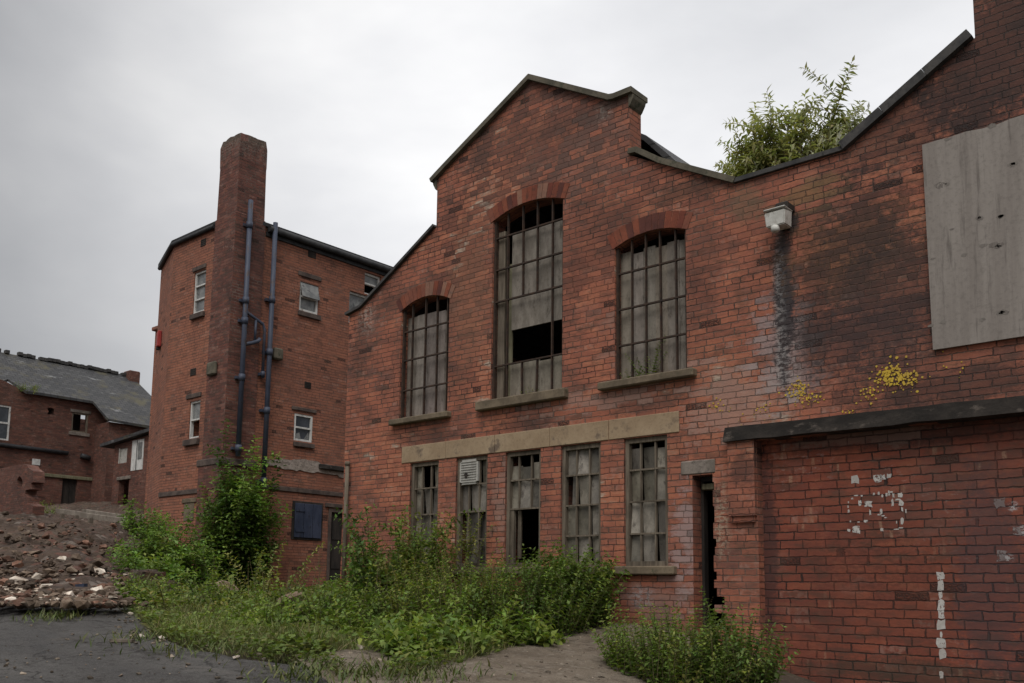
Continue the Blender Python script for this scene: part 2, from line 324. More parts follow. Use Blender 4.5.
def earth_mat():
    M = new_mat('earth'); k = N(M); p = k.geo()
    n = k.noise(p, 1.3, 7.0, .65); f = k.noise(p, 16.0, 5.0, .7)
    c = k.ramp(n, [(.25, (.04, .03, .022)), (.5, (.075, .055, .04)), (.7, (.06, .062, .03)), (.9, (.1, .085, .06))])
    c = k.mix(k.sstep(f, .56, .7), c, (.16, .125, .1))
    k.out(c, .95, k.bump(k.m('ADD', f, n), .8, .05)); return M
M_earth = earth_mat()
def rubble_mat():
    M = new_mat('rubble earth'); k = N(M); p = k.geo()
    n = k.noise(p, .7, 7.0, .65); f = k.noise(p, 9.0, 6.0, .7)
    v = k.n('ShaderNodeTexVoronoi'); k.put(v.inputs[0], k.mapping(p, (7, 7, 7), rot=(.4, .2, .3))); v.inputs['Scale'].default_value = 1.3
    vc = k.sep(v.outputs['Color'])
    c = k.ramp(n, [(.28, (.035, .024, .017)), (.5, (.075, .05, .036)), (.7, (.115, .082, .06)), (.9, (.15, .115, .09))])
    c = k.mix(k.m('MULTIPLY', k.m('GREATER_THAN', vc[0], .62), .6), c, k.ramp(vc[1], [(0, (.15, .06, .045)), (.5, (.12, .09, .07)), (.8, (.05, .035, .03)), (1, (.24, .2, .17))]))
    c = k.mix(k.m('MULTIPLY', k.sstep(f, .5, .7), .6), c, (.03, .022, .018))
    k.out(c, .95, k.bump(k.m('ADD', k.m('MULTIPLY', v.outputs[0], -.7), f), 1.0, .06)); return M
M_rubble = rubble_mat()
def tarmac_mat():
    M = new_mat('worn tarmac'); k = N(M); p = k.geo()
    q = k.mapping(p, (.5, 1.5, 1), rot=(0, 0, -.72))
    n = k.noise(q, 1.1, 7.0, .65, .3); f = k.noise(p, 70.0, 4.0, .7); g = k.noise(k.vm('ADD', q, (4, 2, 0)), 2.4, 6.0, .7)
    c = k.ramp(n, [(.3, (.04, .037, .035)), (.45, (.08, .074, .07)), (.58, (.105, .099, .093)), (.74, (.145, .132, .12))])
    c = k.mix(k.m('MULTIPLY', k.sstep(g, .52, .66), .75), c, (.042, .036, .033))
    c = k.mix(k.m('MULTIPLY', k.sstep(k.noise(k.vm('ADD', p, (8, 1, 0)), .8, 6.0, .7), .56, .68), .5), c, (.1, .082, .064))
    c = k.mix(k.m('MULTIPLY', k.sstep(f, .5, .66), .6), c, (.19, .18, .17)); c = k.mix(k.m('MULTIPLY', k.sstep(k.noise(p, 12.0, 6.0, .78), .52, .62), .7), c, (.04, .036, .033))
    cr = k.n('ShaderNodeTexVoronoi', feature='DISTANCE_TO_EDGE'); k.put(cr.inputs[0], k.vm('ADD', p, k.xyz(k.m('MULTIPLY', k.noise(p, 3.0), .6), k.m('MULTIPLY', k.noise(k.vm('ADD', p, (3, 3, 3)), 3.0), .6)))); cr.inputs['Scale'].default_value = .7
    crk = k.sstep(cr.outputs[0], .012, .003)
    c = k.mix(k.m('MULTIPLY', crk, .7), c, (.02, .018, .016))
    k.out(c, k.m('SUBTRACT', .9, k.m('MULTIPLY', k.sstep(n, .5, .35), .25)), k.bump(k.m('ADD', k.m('MULTIPLY', g, 3.0), f), 1.0, .03)); return M
M_tar = tarmac_mat()
def path_mat():
    M = new_mat('dirty concrete path'); k = N(M); p = k.geo()
    n = k.noise(p, 1.4, 7.0, .65, .3); f = k.noise(p, 60.0, 4.0, .7); g = k.noise(k.mapping(p, (1, 2.2, 1), rot=(0, 0, .3)), 3.0, 6.0, .7)
    c = k.ramp(n, [(.3, (.13, .1, .073)), (.5, (.21, .168, .126)), (.7, (.27, .225, .175))])
    c = k.mix(k.m('MULTIPLY', k.sstep(g, .54, .66), .55), c, (.07, .055, .042))
    c = k.mix(k.m('MULTIPLY', k.sstep(f, .5, .68), .5), c, (.075, .06, .046)); c = k.mix(k.m('MULTIPLY', k.sstep(k.noise(p, 13.0, 6.0, .75), .53, .62), .55), c, (.32, .28, .23)); c = k.mix(k.m('MULTIPLY', k.sstep(k.noise(k.vm('ADD', p, (3, 1, 0)), 7.0, 6.0, .75), .55, .64), .6), c, (.075, .058, .042))
    k.out(c, .92, k.bump(k.m('ADD', k.m('MULTIPLY', g, 2.0), f), 1.0, .025)); return M
M_path = path_mat()

# ------------------------------------------------------------------ object helpers
WL = {}
def tag(o, label=None, cat=None, group=None, kind=None):
    if label: o['label'] = label
    if cat: o['category'] = cat
    if group: o['group'] = group
    if kind: o['kind'] = kind
    return o
def thing(name, loc, label, cat, group=None):
    o = bpy.data.objects.new(name, None); COL.objects.link(o); o.location = loc; o.empty_display_size = .2
    WL[o.name] = Vector(loc); return tag(o, label, cat, group)
def box_uv(bm):
    L = bm.loops.layers.uv.verify()
    Z = Vector((0, 0, 1))
    for f in bm.faces:
        n = f.normal
        if n.length < .5 or abs(n.z) > .9: t, b = Vector((1, 0, 0)), Vector((0, 1, 0))
        else:
            t = Z.cross(n).normalized(); b = n.cross(t).normalized() if abs(n.z) > .2 else Z
            if t.x < -.5 or (abs(t.x) <= .5 and t.y < 0): t = -t
        for l in f.loops: l[L].uv = (l.vert.co.dot(t), l.vert.co.dot(b))
def obj(name, bm, mats, parent=None, uv=True, smooth=False):
    bm.normal_update()
    if uv: box_uv(bm)
    if parent is not None:
        off = WL[parent.name]; bmesh.ops.translate(bm, vec=-off, verts=bm.verts)
    me = bpy.data.meshes.new(name); bm.to_mesh(me); bm.free()
    for m in (mats if isinstance(mats, (list, tuple)) else [mats]): me.materials.append(m)
    if smooth: me.polygons.foreach_set('use_smooth', [True] * len(me.polygons))
    o = bpy.data.objects.new(name, me); COL.objects.link(o)
    if parent is not None: o.parent = parent; WL[o.name] = WL[parent.name]
    else: WL[o.name] = Vector((0, 0, 0))
    return o
def B(): return bmesh.new()
def box(bm, a, b, bev=0.0, mi=0, tint=None):
    L = (bm.verts.layers.float_color.get('tint') or bm.verts.layers.float_color.new('tint')) if tint is not None else None
    x0, x1 = sorted((a[0], b[0])); y0, y1 = sorted((a[1], b[1])); z0, z1 = sorted((a[2], b[2]))
    vs = [bm.verts.new(p) for p in ((x0, y0, z0), (x1, y0, z0), (x1, y1, z0), (x0, y1, z0), (x0, y0, z1), (x1, y0, z1), (x1, y1, z1), (x0, y1, z1))]
    fs = [bm.faces.new([vs[i] for i in q]) for q in ((3, 2, 1, 0), (4, 5, 6, 7), (0, 1, 5, 4), (1, 2, 6, 5), (2, 3, 7, 6), (3, 0, 4, 7))]
    for f in fs: f.material_index = mi
    if tint is not None:
        for v in vs: v[L] = (*tint, 1)
    if bev > 0:
        bmesh.ops.bevel(bm, geom=list({e for f in fs for e in f.edges}), offset=bev, segments=1, affect='EDGES', profile=.5)
    return vs
def obox(bm, c, ax, ay, az, tint=None, mi=0):
    L = (bm.verts.layers.float_color.get('tint') or bm.verts.layers.float_color.new('tint')) if tint is not None else None
    c = Vector(c); vs = []
    for sz in (-1, 1):
        for sx, sy in ((-1, -1), (1, -1), (1, 1), (-1, 1)): vs.append(bm.verts.new(c + Vector(ax) * sx + Vector(ay) * sy + Vector(az) * sz))
    for q in ((3, 2, 1, 0), (4, 5, 6, 7), (0, 1, 5, 4), (1, 2, 6, 5), (2, 3, 7, 6), (3, 0, 4, 7)): bm.faces.new([vs[i] for i in q]).material_index = mi
    if tint is not None:
        for v in vs: v[L] = (*tint, 1)
    return vs
def tube(bm, pts, r, seg=10, caps=True, mi=0):
    pts = [Vector(p) for p in pts]; rings = []
    rr = r if isinstance(r, (list, tuple)) else [r] * len(pts)
    for i, p in enumerate(pts):
        d = (pts[min(i + 1, len(pts) - 1)] - pts[max(i - 1, 0)]).normalized()
        a = d.cross(Vector((.3, .9, .1))).normalized() if abs(d.dot(Vector((.3, .9, .1)).normalized())) < .95 else d.cross(Vector((1, 0, 0))).normalized()
        b = d.cross(a)
        rings.append([bm.verts.new(p + a * math.cos(2 * math.pi * j / seg) * rr[i] + b * math.sin(2 * math.pi * j / seg) * rr[i]) for j in range(seg)])
    for i in range(len(rings) - 1):
        for j in range(seg):
            f = bm.faces.new((rings[i][j], rings[i][(j + 1) % seg], rings[i + 1][(j + 1) % seg], rings[i + 1][j])); f.smooth = True; f.material_index = mi
    if caps:
        bm.faces.new(rings[0][::-1]); bm.faces.new(rings[-1])
def inside(p, poly):
    x, y = p; r = False; n = len(poly)
    for i in range(n):
        x1, y1 = poly[i]; x2, y2 = poly[(i + 1) % n]
        if (y1 > y) != (y2 > y) and x < (x2 - x1) * (y - y1) / (y2 - y1) + x1: r = not r
    return r
def tri2d(loops, extra=()):
    vs, es = [], []
    for lp in loops:
        b = len(vs); vs += [Vector(p) for p in lp]; es += [(b + i, b + (i + 1) % len(lp)) for i in range(len(lp))]
    vs += [Vector(p) for p in extra]
    co, _, fs, _, _, _ = delaunay_2d_cdt(vs, es, [], 0, 1e-5)
    out = []
    for f in fs:
        c = sum((co[i] for i in f), Vector((0, 0))) / len(f)
        if inside(c, loops[0]) and not any(inside(c, h) for h in loops[1:]): out.append(f)
    return co, out
def panel(name, plane, c, outline, holes, depth, mat, parent, seg=None):
    """wall panel with real openings.  plane 'y': (u,v)->(u,c,v), going back along +y; plane 'x': (u,v)->(c,u,v), going back along -x"""
    P = (lambda u, v, d: (u, c + d, v)) if plane == 'y' else (lambda u, v, d: (c - d, u, v))
    bm = B(); co, fs = tri2d([outline] + list(holes))
    for d in (0, depth):
        vv = [bm.verts.new(P(p[0], p[1], d)) for p in co]
        for f in fs: bm.faces.new([vv[i] for i in (f if d == 0 else f[::-1])])
    for lp in [outline] + list(holes):
        a = [bm.verts.new(P(p[0], p[1], 0)) for p in lp]; b = [bm.verts.new(P(p[0], p[1], depth)) for p in lp]
        for i in range(len(lp)):
            j = (i + 1) % len(lp); bm.faces.new((a[i], a[j], b[j], b[i]))
    bmesh.ops.remove_doubles(bm, verts=bm.verts, dist=1e-4)
    bmesh.ops.recalc_face_normals(bm, faces=bm.faces)
    return obj(name, bm, mat, parent)
def prism(bm, plane, poly, c0, c1, mi=0):
    P = {'y': lambda u, v, d: (u, d, v), 'x': lambda u, v, d: (d, u, v), 'z': lambda u, v, d: (u, v, d)}[plane]
    co, fs = tri2d([poly])
    for c in (c0, c1):
        vv = [bm.verts.new(P(p[0], p[1], c)) for p in co]
        for f in fs: bm.faces.new([vv[i] for i in f]).material_index = mi
    a = [bm.verts.new(P(p[0], p[1], c0)) for p in poly]; b = [bm.verts.new(P(p[0], p[1], c1)) for p in poly]
    for i in range(len(poly)):
        j = (i + 1) % len(poly); bm.faces.new((a[i], a[j], b[j], b[i])).material_index = mi
    bmesh.ops.remove_doubles(bm, verts=bm.verts, dist=1e-4)
    bmesh.ops.recalc_face_normals(bm, faces=bm.faces)
def ribbon(pts, th):
    """closed outline of a strip of thickness th lying on top of the polyline"""
    pts = [Vector(p) for p in pts]; up = []
    for i, p in enumerate(pts):
        ds = []
        if i: ds.append((p - pts[i - 1]).normalized())
        if i < len(pts) - 1: ds.append((pts[i + 1] - p).normalized())
        ns = [Vector((-d.y, d.x)) for d in ds]; n = sum(ns, Vector((0, 0))).normalized()
        up.append(p + n * th / max(.35, n.dot(ns[0])))
    return [tuple(p) for p in pts] + [tuple(p) for p in reversed(up)]
def rect(u0, u1, v0, v1): return [(u0, v0), (u1, v0), (u1, v1), (u0, v1)]
def wobble(pts, step, amp, closed=False):
    """subdivide a polyline and jitter it: worn edges"""
    out = []; n = len(pts)
    for i in range(n if closed else n - 1):
        a, b = Vector(pts[i]), Vector(pts[(i + 1) % n]); k = max(1, int((b - a).length / step))
        for j in range(k):
            p = a.lerp(b, j / k)
            if j: p = p + Vector((random.uniform(-amp, amp), random.uniform(-amp, amp)))
            out.append(tuple(p))
    if not closed: out.append(tuple(pts[-1]))
    return out

# ------------------------------------------------------------------ terrain
ctrl = []
def cp(px, py, t): p = at_depth(px, py, t); ctrl.append((p.x, p.y, p.z))
def cw(x, y, z): ctrl.append((x, y, z + EYE))
for a in ((60, 683, 6.6), (60, 612, 10.4), (0, 609, 10.6), (0, 683, 6.6), (130, 606, 10.8), (200, 650, 8.0), (330, 683, 6.6), (520, 683, 6.7), (600, 683, 6.9), (250, 622, 11.0), (300, 604, 13.0), (200, 606, 13.5), (330, 640, 8.8), (430, 640, 9.2),
          (60, 590, 12.0), (60, 560, 14.2), (60, 535, 17.5), (60, 521, 22.0), (0, 528, 20.0), (0, 590, 12.0), (0, 560, 14.5), (112, 532, 18.5), (112, 575, 13.5), (150, 596, 15), (60, 514, 38), (122, 508, 40), (0, 521, 33), (60, 508, 47), (0, 512, 47)): cp(*a)
for a in ((-5.3, 8.2, -.38), (-7.5, 8.2, -.15), (-10.2, 8.2, .0), (-4.2, 8.2, -.56), (-3.5, 8.2, -.8), (-1.9, 8.2, -1.1), (1, 8.2, -1.35), (4, 8, -1.25), (0, 0, -1.45), (4, 0, -1.6), (-4, -3, -1.5), (0, -6, -1.7), (-8, -4, -1.2), (-14, 0, -.75), (-14, -8, -1.0), (10, 2, -1.9), (10, -10, -2.1),
          (-8, 14, -.1), (-3, 14, -.5), (3, 16, -.8), (-17, 10, -.15), (-17, 14, -.2), (-16, 18, -.1), (-21, 14, -.1), (-10, 20, 0), (-22, 22, .2), (0, 30, 0), (-15, 30, .8), (-60, 60, 6.5), (-80, 30, 6.5), (-40, 0, 1.5), (-40, -25, 0), (-10, 70, 3), (30, 50, 0), (30, -10, -3), (0, -40, -3), (-40, 90, 7), (-90, 90, 9), (-90, -20, 3)): cw(*a)
ctrl = np.array(ctrl)
def _phi(d2): return np.where(d2 > 1e-12, .5 * d2 * np.log(np.maximum(d2, 1e-12)), 0.0)
_n = len(ctrl); _A = np.zeros((_n + 3, _n + 3))
_d2 = ((ctrl[:, None, :2] - ctrl[None, :, :2]) ** 2).sum(-1)
_A[:_n, :_n] = _phi(_d2) + np.eye(_n) * .4
_A[:_n, _n] = 1; _A[:_n, _n + 1:] = ctrl[:, :2]; _A[_n, :_n] = 1; _A[_n + 1:, :_n] = ctrl[:, :2].T
_W = np.linalg.solve(_A, np.concatenate([ctrl[:, 2], [0, 0, 0]]))
def terrain(x, y):
    x = np.clip(np.atleast_1d(np.asarray(x, float)), -95, 35); y = np.clip(np.atleast_1d(np.asarray(y, float)), -40, 95)
    d2 = (x[:, None] - ctrl[None, :, 0]) ** 2 + (y[:, None] - ctrl[None, :, 1]) ** 2
    return _phi(d2) @ _W[:_n] + _W[_n] + _W[_n + 1] * x + _W[_n + 2] * y
def tz(x, y): return float(terrain(x, y)[0])
def G(px, py, t0=4.0, t1=60.0):
    d = ray(px, py); ts = np.linspace(t0, t1, 1200)
    z = d[2] * ts + EYE; h = terrain(d[0] * ts, d[1] * ts)
    below = np.nonzero(z < h)[0]
    t = ts[below[0]] if len(below) else t1
    return Vector((d[0] * t, d[1] * t))
def axis(lo, hi, s, far):
    a = list(np.arange(lo, hi + s / 2, s)); st = s
    b = [hi]
    while b[-1] < far: st *= 1.35; b.append(b[-1] + st)
    c = [lo]; st = s
    while c[-1] > -far: st *= 1.35; c.append(c[-1] - st)
    return np.array(c[:0:-1] + a + b[1:])
gx, gy = axis(-32, 6, .3, 900), axis(-4, 30, .3, 900)
XX, YY = np.meshgrid(gx, gy)
ZZ = np.concatenate([terrain(XX.ravel()[i:i + 4000], YY.ravel()[i:i + 4000]) for i in range(0, XX.size, 4000)]) - .02
ZZ = ZZ + np.array([.05 * mnoise.noise((x * .9, y * .9, 0)) - .05 for x, y in zip(XX.ravel(), YY.ravel())])
me = bpy.data.meshes.new('ground'); nx, ny = len(gx), len(gy)
idx = np.arange(nx * ny).reshape(ny, nx)
me.from_pydata(np.stack([XX.ravel(), YY.ravel(), ZZ], 1).tolist(), [], np.stack([idx[:-1, :-1], idx[:-1, 1:], idx[1:, 1:], idx[1:, :-1]], -1).reshape(-1, 4).tolist())
me.polygons.foreach_set('use_smooth', [True] * len(me.polygons)); me.materials.append(M_earth)
ground = bpy.data.objects.new('ground', me); COL.objects.link(ground); tag(ground, kind='structure')
def sheet(name, poly, mat, off, step, amp=0.0, freq=1.0, amp2=0.0):
    xs = [p[0] for p in poly]; ys = [p[1] for p in poly]; ex = []
    for x in np.arange(min(xs), max(xs), step):
        for y in np.arange(min(ys), max(ys), step):
            q = (x + random.uniform(-.2, .2) * step, y + random.uniform(-.2, .2) * step)
            if inside(q, poly): ex.append(q)
    co, fs = tri2d([poly], ex)
    z = terrain([p[0] for p in co], [p[1] for p in co]) + off
    bm = B(); vv = []
    for p, zz in zip(co, z):
        a = amp * (mnoise.fractal((p[0] * freq, p[1] * freq, 3.3), 1.0, 2.0, 4)) if amp else 0
        if amp2: a += amp2 * abs(mnoise.noise((p[0] * 3.1, p[1] * 3.1, 7)))
        vv.append(bm.verts.new((p[0], p[1], zz + a)))
    for f in fs: bm.faces.new([vv[i] for i in f])
    bmesh.ops.recalc_face_normals(bm, faces=bm.faces)
    return tag(obj(name, bm, mat, None, smooth=True), kind='structure')
def gp(lst): return [tuple(G(*p)) for p in lst]
tar = wobble(gp([(0, 607), (60, 606), (110, 604), (138, 612), (152, 630), (180, 648), (235, 660), (300, 668), (338, 684)]), .25, .05) + [(-6.3, 5.2), (-4.6, 3.5), (-1.5, 3.0), (5, 2), (5, -8), (-16, -8), (-22, 0)]
sheet('tarmac', tar, M_tar, .012, .35)
pth = wobble(gp([(296, 661), (345, 652), (430, 654), (520, 640), (560, 630), (628, 625)]), .25, .02) + [(-5.1, 8.2), (-4.0, 8.2)] + gp([(740, 760), (600, 780), (420, 770), (348, 700)])
sheet('concrete_path', pth, M_path, .02, .3)
rub = gp([(-30, 608), (40, 606), (108, 603), (124, 590), (130, 560)]) + [(-21.5, 15.0), (-27, 23), (-30, 34), (-42, 34), (-60, 24), (-40, 6), (-24, 0)]
sheet('rubble_bank', rub, M_rubble, .04, .2, .14, .7, .2)

# ------------------------------------------------------------------ main workshop
ws = thing('brick_workshop', (F(349, 330)[0], FY, EYE - .1), 'derelict red brick workshop with stepped gable, barred arched windows and boarded opening', 'building')
UL = F(349, 330)[0]
uG0 = F(437, 200)[0]; uG1 = F(629.5, 130)[0]; uCH = F(974, 20)[0]
pL0, pL1 = F(347, 316), F(362, 308)
pL2 = F(436, 227)
g0, g1, gA, g2, g3, g4 = F(437, 180), F(448, 168), F(531, 81), F(610, 101.5), F(615.5, 100.5), F(629.5, 101)
g4 = (g4[0], g3[1])
r0, r1, r2 = F(633, 154), F(660, 164), F(735, 184)
r3, r4 = F(845, 151), F(974, 38)
zB = -1.2
wall_out = [(UL, zB), (3.4, zB), (3.4, 8.2), (uCH, 8.2), (uCH, r4[1])] + [r3, r2, r1, (uG1, r0[1]), (uG1, g4[1]), g3, g2, gA, g1, (uG0, g0[1]), (uG0, pL2[1]), pL1, (UL, pL0[1])]
def arch_hole(l, r, sl, sr, crown, n=10):
    u0 = sum(F(*p)[0] for p in l) / len(l); u1 = sum(F(*p)[0] for p in r) / len(r)
    v0 = (F(*sl[0])[1] + F(*sr[0])[1]) / 2; vs = (F(*sl[1])[1] + F(*sr[1])[1]) / 2
    um = (u0 + u1) / 2; vc = F(*crown)[1]; c = u1 - u0; h = max(vc - vs, .05); R = (c * c / 4 + h * h) / (2 * h); a = math.asin(c / 2 / R)
    arc = [(um + R * math.sin(x), vc - R + R * math.cos(x)) for x in np.linspace(a, -a, n)]
    return dict(u0=u0, u1=u1, v0=v0, vs=vs, vc=vc, R=R, a=a, um=um, poly=[(u0, v0), (u1, v0)] + arc)
W1 = arch_hole([(402, 311), (398.5, 415)], [(449, 301), (447.5, 412)], [(397.5, 420), (402, 309)], [(448, 412), (449, 300.5)], (427, 296))
W2 = arch_hole([(494.5, 224), (489, 396)], [(563.5, 198), (561.8, 390)], [(488, 400), (494, 222)], [(561.6, 391), (563.5, 197.5)], (530, 201))
W3 = arch_hole([(615.3, 250), (614, 380)], [(685, 229), (687.7, 371)], [(614, 381), (615.3, 249)], [(687.7, 371), (685, 228.5)], (651, 230.5))
lows = []
for (xl, xr, tl, tr, xm) in ((409.5, 438, 460.5, 456.5, 500), (455.5, 487, 455, 450.5, 500), (505, 540.4, 449.5, 445.5, 500), (560.5, 600.6, 443.4, 439, 500), (624, 667.7, 433, 429.4, 500)):
    lows.append([F(xl, xm)[0], F(xr, xm)[0], 0, (F(xl, tl)[1] + F(xr, tr)[1]) / 2])
vlow_top = F(679, 431)[1]; vlow_bot = F(650, 566)[1]
for w in lows: w[2] = vlow_bot; w[3] = vlow_top - .02
D0, D1 = F(693, 540)[0], F(713.5, 540)[0]; Dt = F(700, 475)[1]
jag = []
z = Dt
while z > EYE - .95:
    j = random.choice((0, .0, .03, .07, .11)) if z < EYE + .25 else random.choice((0, 0, .015, .03))
    jag += [(D1 + j, z), (D1 + j, z - .078)]; z -= .08
door_hole = [(D0, Dt)] + [(D0, zB + .1), (D1, zB + .1)] + jag[::-1]
uP0, uP1 = F(731, 520)[0], F(758, 520)[0]
vS0 = F(740, 442)[1]; vS1 = F(740, 428)[1]
bay_hole = rect(uP1, 3.0, zB + .1, vS0)
holes = [W1['poly'], W2['poly'], W3['poly']] + [rect(*w) for w in lows] + [door_hole, bay_hole]
TH = .23
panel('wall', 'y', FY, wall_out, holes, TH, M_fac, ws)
# infill behind the concrete lintel and the pilaster beside it
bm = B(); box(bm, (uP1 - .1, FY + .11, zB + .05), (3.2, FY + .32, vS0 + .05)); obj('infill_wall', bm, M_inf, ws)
bm = B(); box(bm, (uP0, FY - .05, F(745, 516)[1]), (uP1 - .004, FY + .1, vS0 + .002), .0)
box(bm, (uP0 + .012, FY - .03, F(745, 516)[1] - .06), (uP1 - .02, FY + .1, F(745, 516)[1] - .003)); obj('pilaster', bm, M_fac, ws)
bm = B(); sl = wobble([(F(727, 436)[0], vS0), (3.2, vS0)], .18, .006)
prism(bm, 'y', sl + wobble([(3.2, vS1), (1, vS1 + .004), (-1.5, vS1 - .008), (F(727, 436)[0] + .03, vS1)], .2, .005), FY - .1, FY + .105)
obj('concrete_lintel', bm, M_conc, ws)
# envelope
bm = B()
ybk = FY + 11
box(bm, (UL, FY + TH + .002, zB), (UL + .3, ybk, pL1[1] - .1)); obj('side_wall', bm, M_fac, ws)
bm = B(); box(bm, (3.1, FY + TH + .002, zB), (3.4, ybk, 5.2))
obj('side_wall', bm, M_fac, ws)
bm = B(); box(bm, (UL, ybk, zB), (3.4, ybk + .3, 5.0)); obj('rear_wall', bm, M_fac, ws)
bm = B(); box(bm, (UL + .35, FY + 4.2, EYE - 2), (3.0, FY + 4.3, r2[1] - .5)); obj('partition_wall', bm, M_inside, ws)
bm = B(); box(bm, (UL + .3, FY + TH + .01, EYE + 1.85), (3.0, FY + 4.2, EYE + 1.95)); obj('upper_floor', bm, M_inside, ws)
rr0 = on_y(643, 135, FY + .6); rr1 = on_y(673, 161, FY + .6)
slope = (rr0[1] - rr1[1]) / (rr1[0] - rr0[0])
bm = B()
ridge = (gA[0], rr0[1] + slope * (rr0[0] - gA[0]))
ridge = (gA[0], min(ridge[1], gA[1] - .1)); print('ridge', ridge, gA, slope)
prism(bm, 'y', ribbon([(UL - .05, pL1[1] - .15), ridge, (rr0[0], rr0[1] - .06), (rr1[0], rr1[1] - .06), (r2[0], r2[1] - .28)], .06), FY + .6, ybk + .4)
obj('roof', bm, M_slate, ws)
bm = B(); prism(bm, 'y', ribbon([(r2[0], r2[1] - .28), (r3[0] - .1, r3[1] - .22), (uCH, r4[1] - .12), (3.4, r4[1] - .2)], .06), FY + TH + .01, ybk + .4)
obj('side_roof', bm, M_felt, ws)
# copings
def coping(pts, th, f, b, mat, name='coping'):
    bm = B(); prism(bm, 'y', ribbon(pts, th), FY - f, FY + b); return obj(name, bm, mat, ws)
coping([pL0 if False else (UL - .05, pL0[1] - .0), pL1, (uG0 - .005, pL2[1] + .0)], .038, .05, TH + .04, M_copdark)
coping([(uG0 - .07, g0[1] - .03), (uG0 + .04, g0[1] + .03), g1, gA, g2, g3, (uG1 + .06, g4[1])], .062, .06, TH + .05, M_cop)
for uu, vv, sgn in ((uG0, g0[1], -1), (uG1, g4[1], 1)):
    bm = B(); k = [(uu, vv + .02), (uu + sgn * .07, vv - .02), (uu + sgn * .06, vv - .06), (uu + sgn * .02, vv - .13), (uu, vv - .15)]
    prism(bm, 'y', k, FY - .02, FY + TH); obj('kneeler', bm, M_cop, ws)
coping([(uG1 + .003, r0[1] + .0), (uG1 + .1, r0[1] - .01), r1, r2], .06, .05, TH + .03, M_cop)
coping([(r2[0] + .004, r2[1] + .004), r3], .045, .04, TH + .03, M_copdark)
nseg = 3
for i in range(nseg):
    a = Vector(r3).lerp(Vector(r4), i / nseg + .001); b = Vector(r3).lerp(Vector(r4), (i + 1) / nseg - .001)
    coping([tuple(a), tuple(b)], .085, .06, TH + .03, M_copdark, 'verge_flashing')
# stone lintel in blocks over the row of windows
uL0, uL1 = F(402, 455)[0], F(679.5, 420)[0]; vL0, vL1 = vlow_top - .0, (F(402, 447.5)[1] + F(679, 410.5)[1]) / 2
cuts = [uL0, F(446, 450)[0], F(495, 445)[0], F(550, 440)[0], F(609, 430)[0], uL1]
bm = B()
for i in range(5): box(bm, (cuts[i] + .003, FY - .012 - .002 * (i % 2), vL0 - .012), (cuts[i + 1] - .003, FY + .2, vL1), .006)
obj('stone_lintel', bm, M_stone, ws)
bm = B(); box(bm, (F(681, 470)[0], FY - .012, Dt + .01), (D1 + .03, FY + .22, F(690, 461)[1]), .01); obj('door_lintel', bm, M_conc2, ws)
# brick arches
def arch_ring(W, course=2, par=None, pale=()):
    bm = B(); n = int((W['R'] * 2 * W['a']) / .078) + 2
    L = bm.verts.layers.float_color.new('tint')
    for r in range(course):
        for i in range(n):
            a0 = -W['a'] * 1.06 + 2.12 * W['a'] * i / n; a1 = -W['a'] * 1.06 + 2.12 * W['a'] * (i + 1) / n
            g = .0035 / W['R']; R0 = W['R'] + .002 + r * .118; R1 = R0 + .18 + random.uniform(-.004, .004)
            cz = W['vc'] - W['R']; d = -.003 - random.random() * .005
            q = [(W['um'] + R * math.sin(a), cz + R * math.cos(a)) for a, R in ((a0 + g, R0), (a1 - g, R0), (a1 - g, R1), (a0 + g, R1))]
            f = [bm.verts.new((p[0], FY + d, p[1])) for p in q]; b = [bm.verts.new((p[0], FY + .1, p[1])) for p in q]
            t = random.choice(((.9, .62, .5), (1, .85, .75), (.75, .5, .45), (1.0, .75, .6))) if random.random() > pale else (1.15, 1.45, 1.4)
            if random.random() < .25: t = (.5, .42, .45)
            for v in f + b: v[L] = (*t, 1)
            bm.faces.new(f); bm.faces.new(b[::-1])
            for i0 in range(4): bm.faces.new((f[i0], b[i0], b[(i0 + 1) % 4], f[(i0 + 1) % 4]))
    bmesh.ops.recalc_face_normals(bm, faces=bm.faces)
    return obj('arch', bm, M_arch, par)
M_arch = stain_mat('arch brick', (.175, .072, .052), (.23, .092, .063), (.1, .056, .046), 7.0, attr=True, bd=.004)
def bars(us, vs_, u0, u1, v0, v1, y, top=None, r=.011, gaps={}):
    bm = B()
    for i, u in enumerate(us):
      for za, zt in gaps.get(i, [(v0, v1 if top is None else top(u))]):
        w = random.uniform(-.01, .01); zt = min(zt, v1 if top is None else top(u))
        obox(bm, (u + w / 2, y, (za + zt) / 2), (r * .72, 0, 0), (0, .015, 0), (w / 2, 0, (zt - za) / 2))
    for v in vs_: box(bm, (u0, y - .018, v - .009), (u1, y + .01, v + .009))
    return bm
def planks(u0, u1, v0, v1, y, n, top=None, bot=None, tvar=.12, gap=.002):
    bm = B(); e = np.linspace(u0, u1, n + 1)
    for i in range(n):
        a, b = e[i] + gap / 2, e[i + 1] - gap / 2; t = 1 + random.uniform(-tvar, tvar)
        z1 = v1 if top is None else top((a + b) / 2); z0 = v0 if bot is None else bot((a + b) / 2)
        box(bm, (a, y + random.uniform(0, .008), z0), (b, y + .03, z1), 0, 0, (t, t * random.uniform(.96, 1.02), t * random.uniform(.9, 1.02)))
    return bm
def arch_top(W): return lambda u: W['vc'] - W['R'] + math.sqrt(max(W['R'] ** 2 - (u - W['um']) ** 2, .0001))
def lerp(a, b, t): return a + (b - a) * t
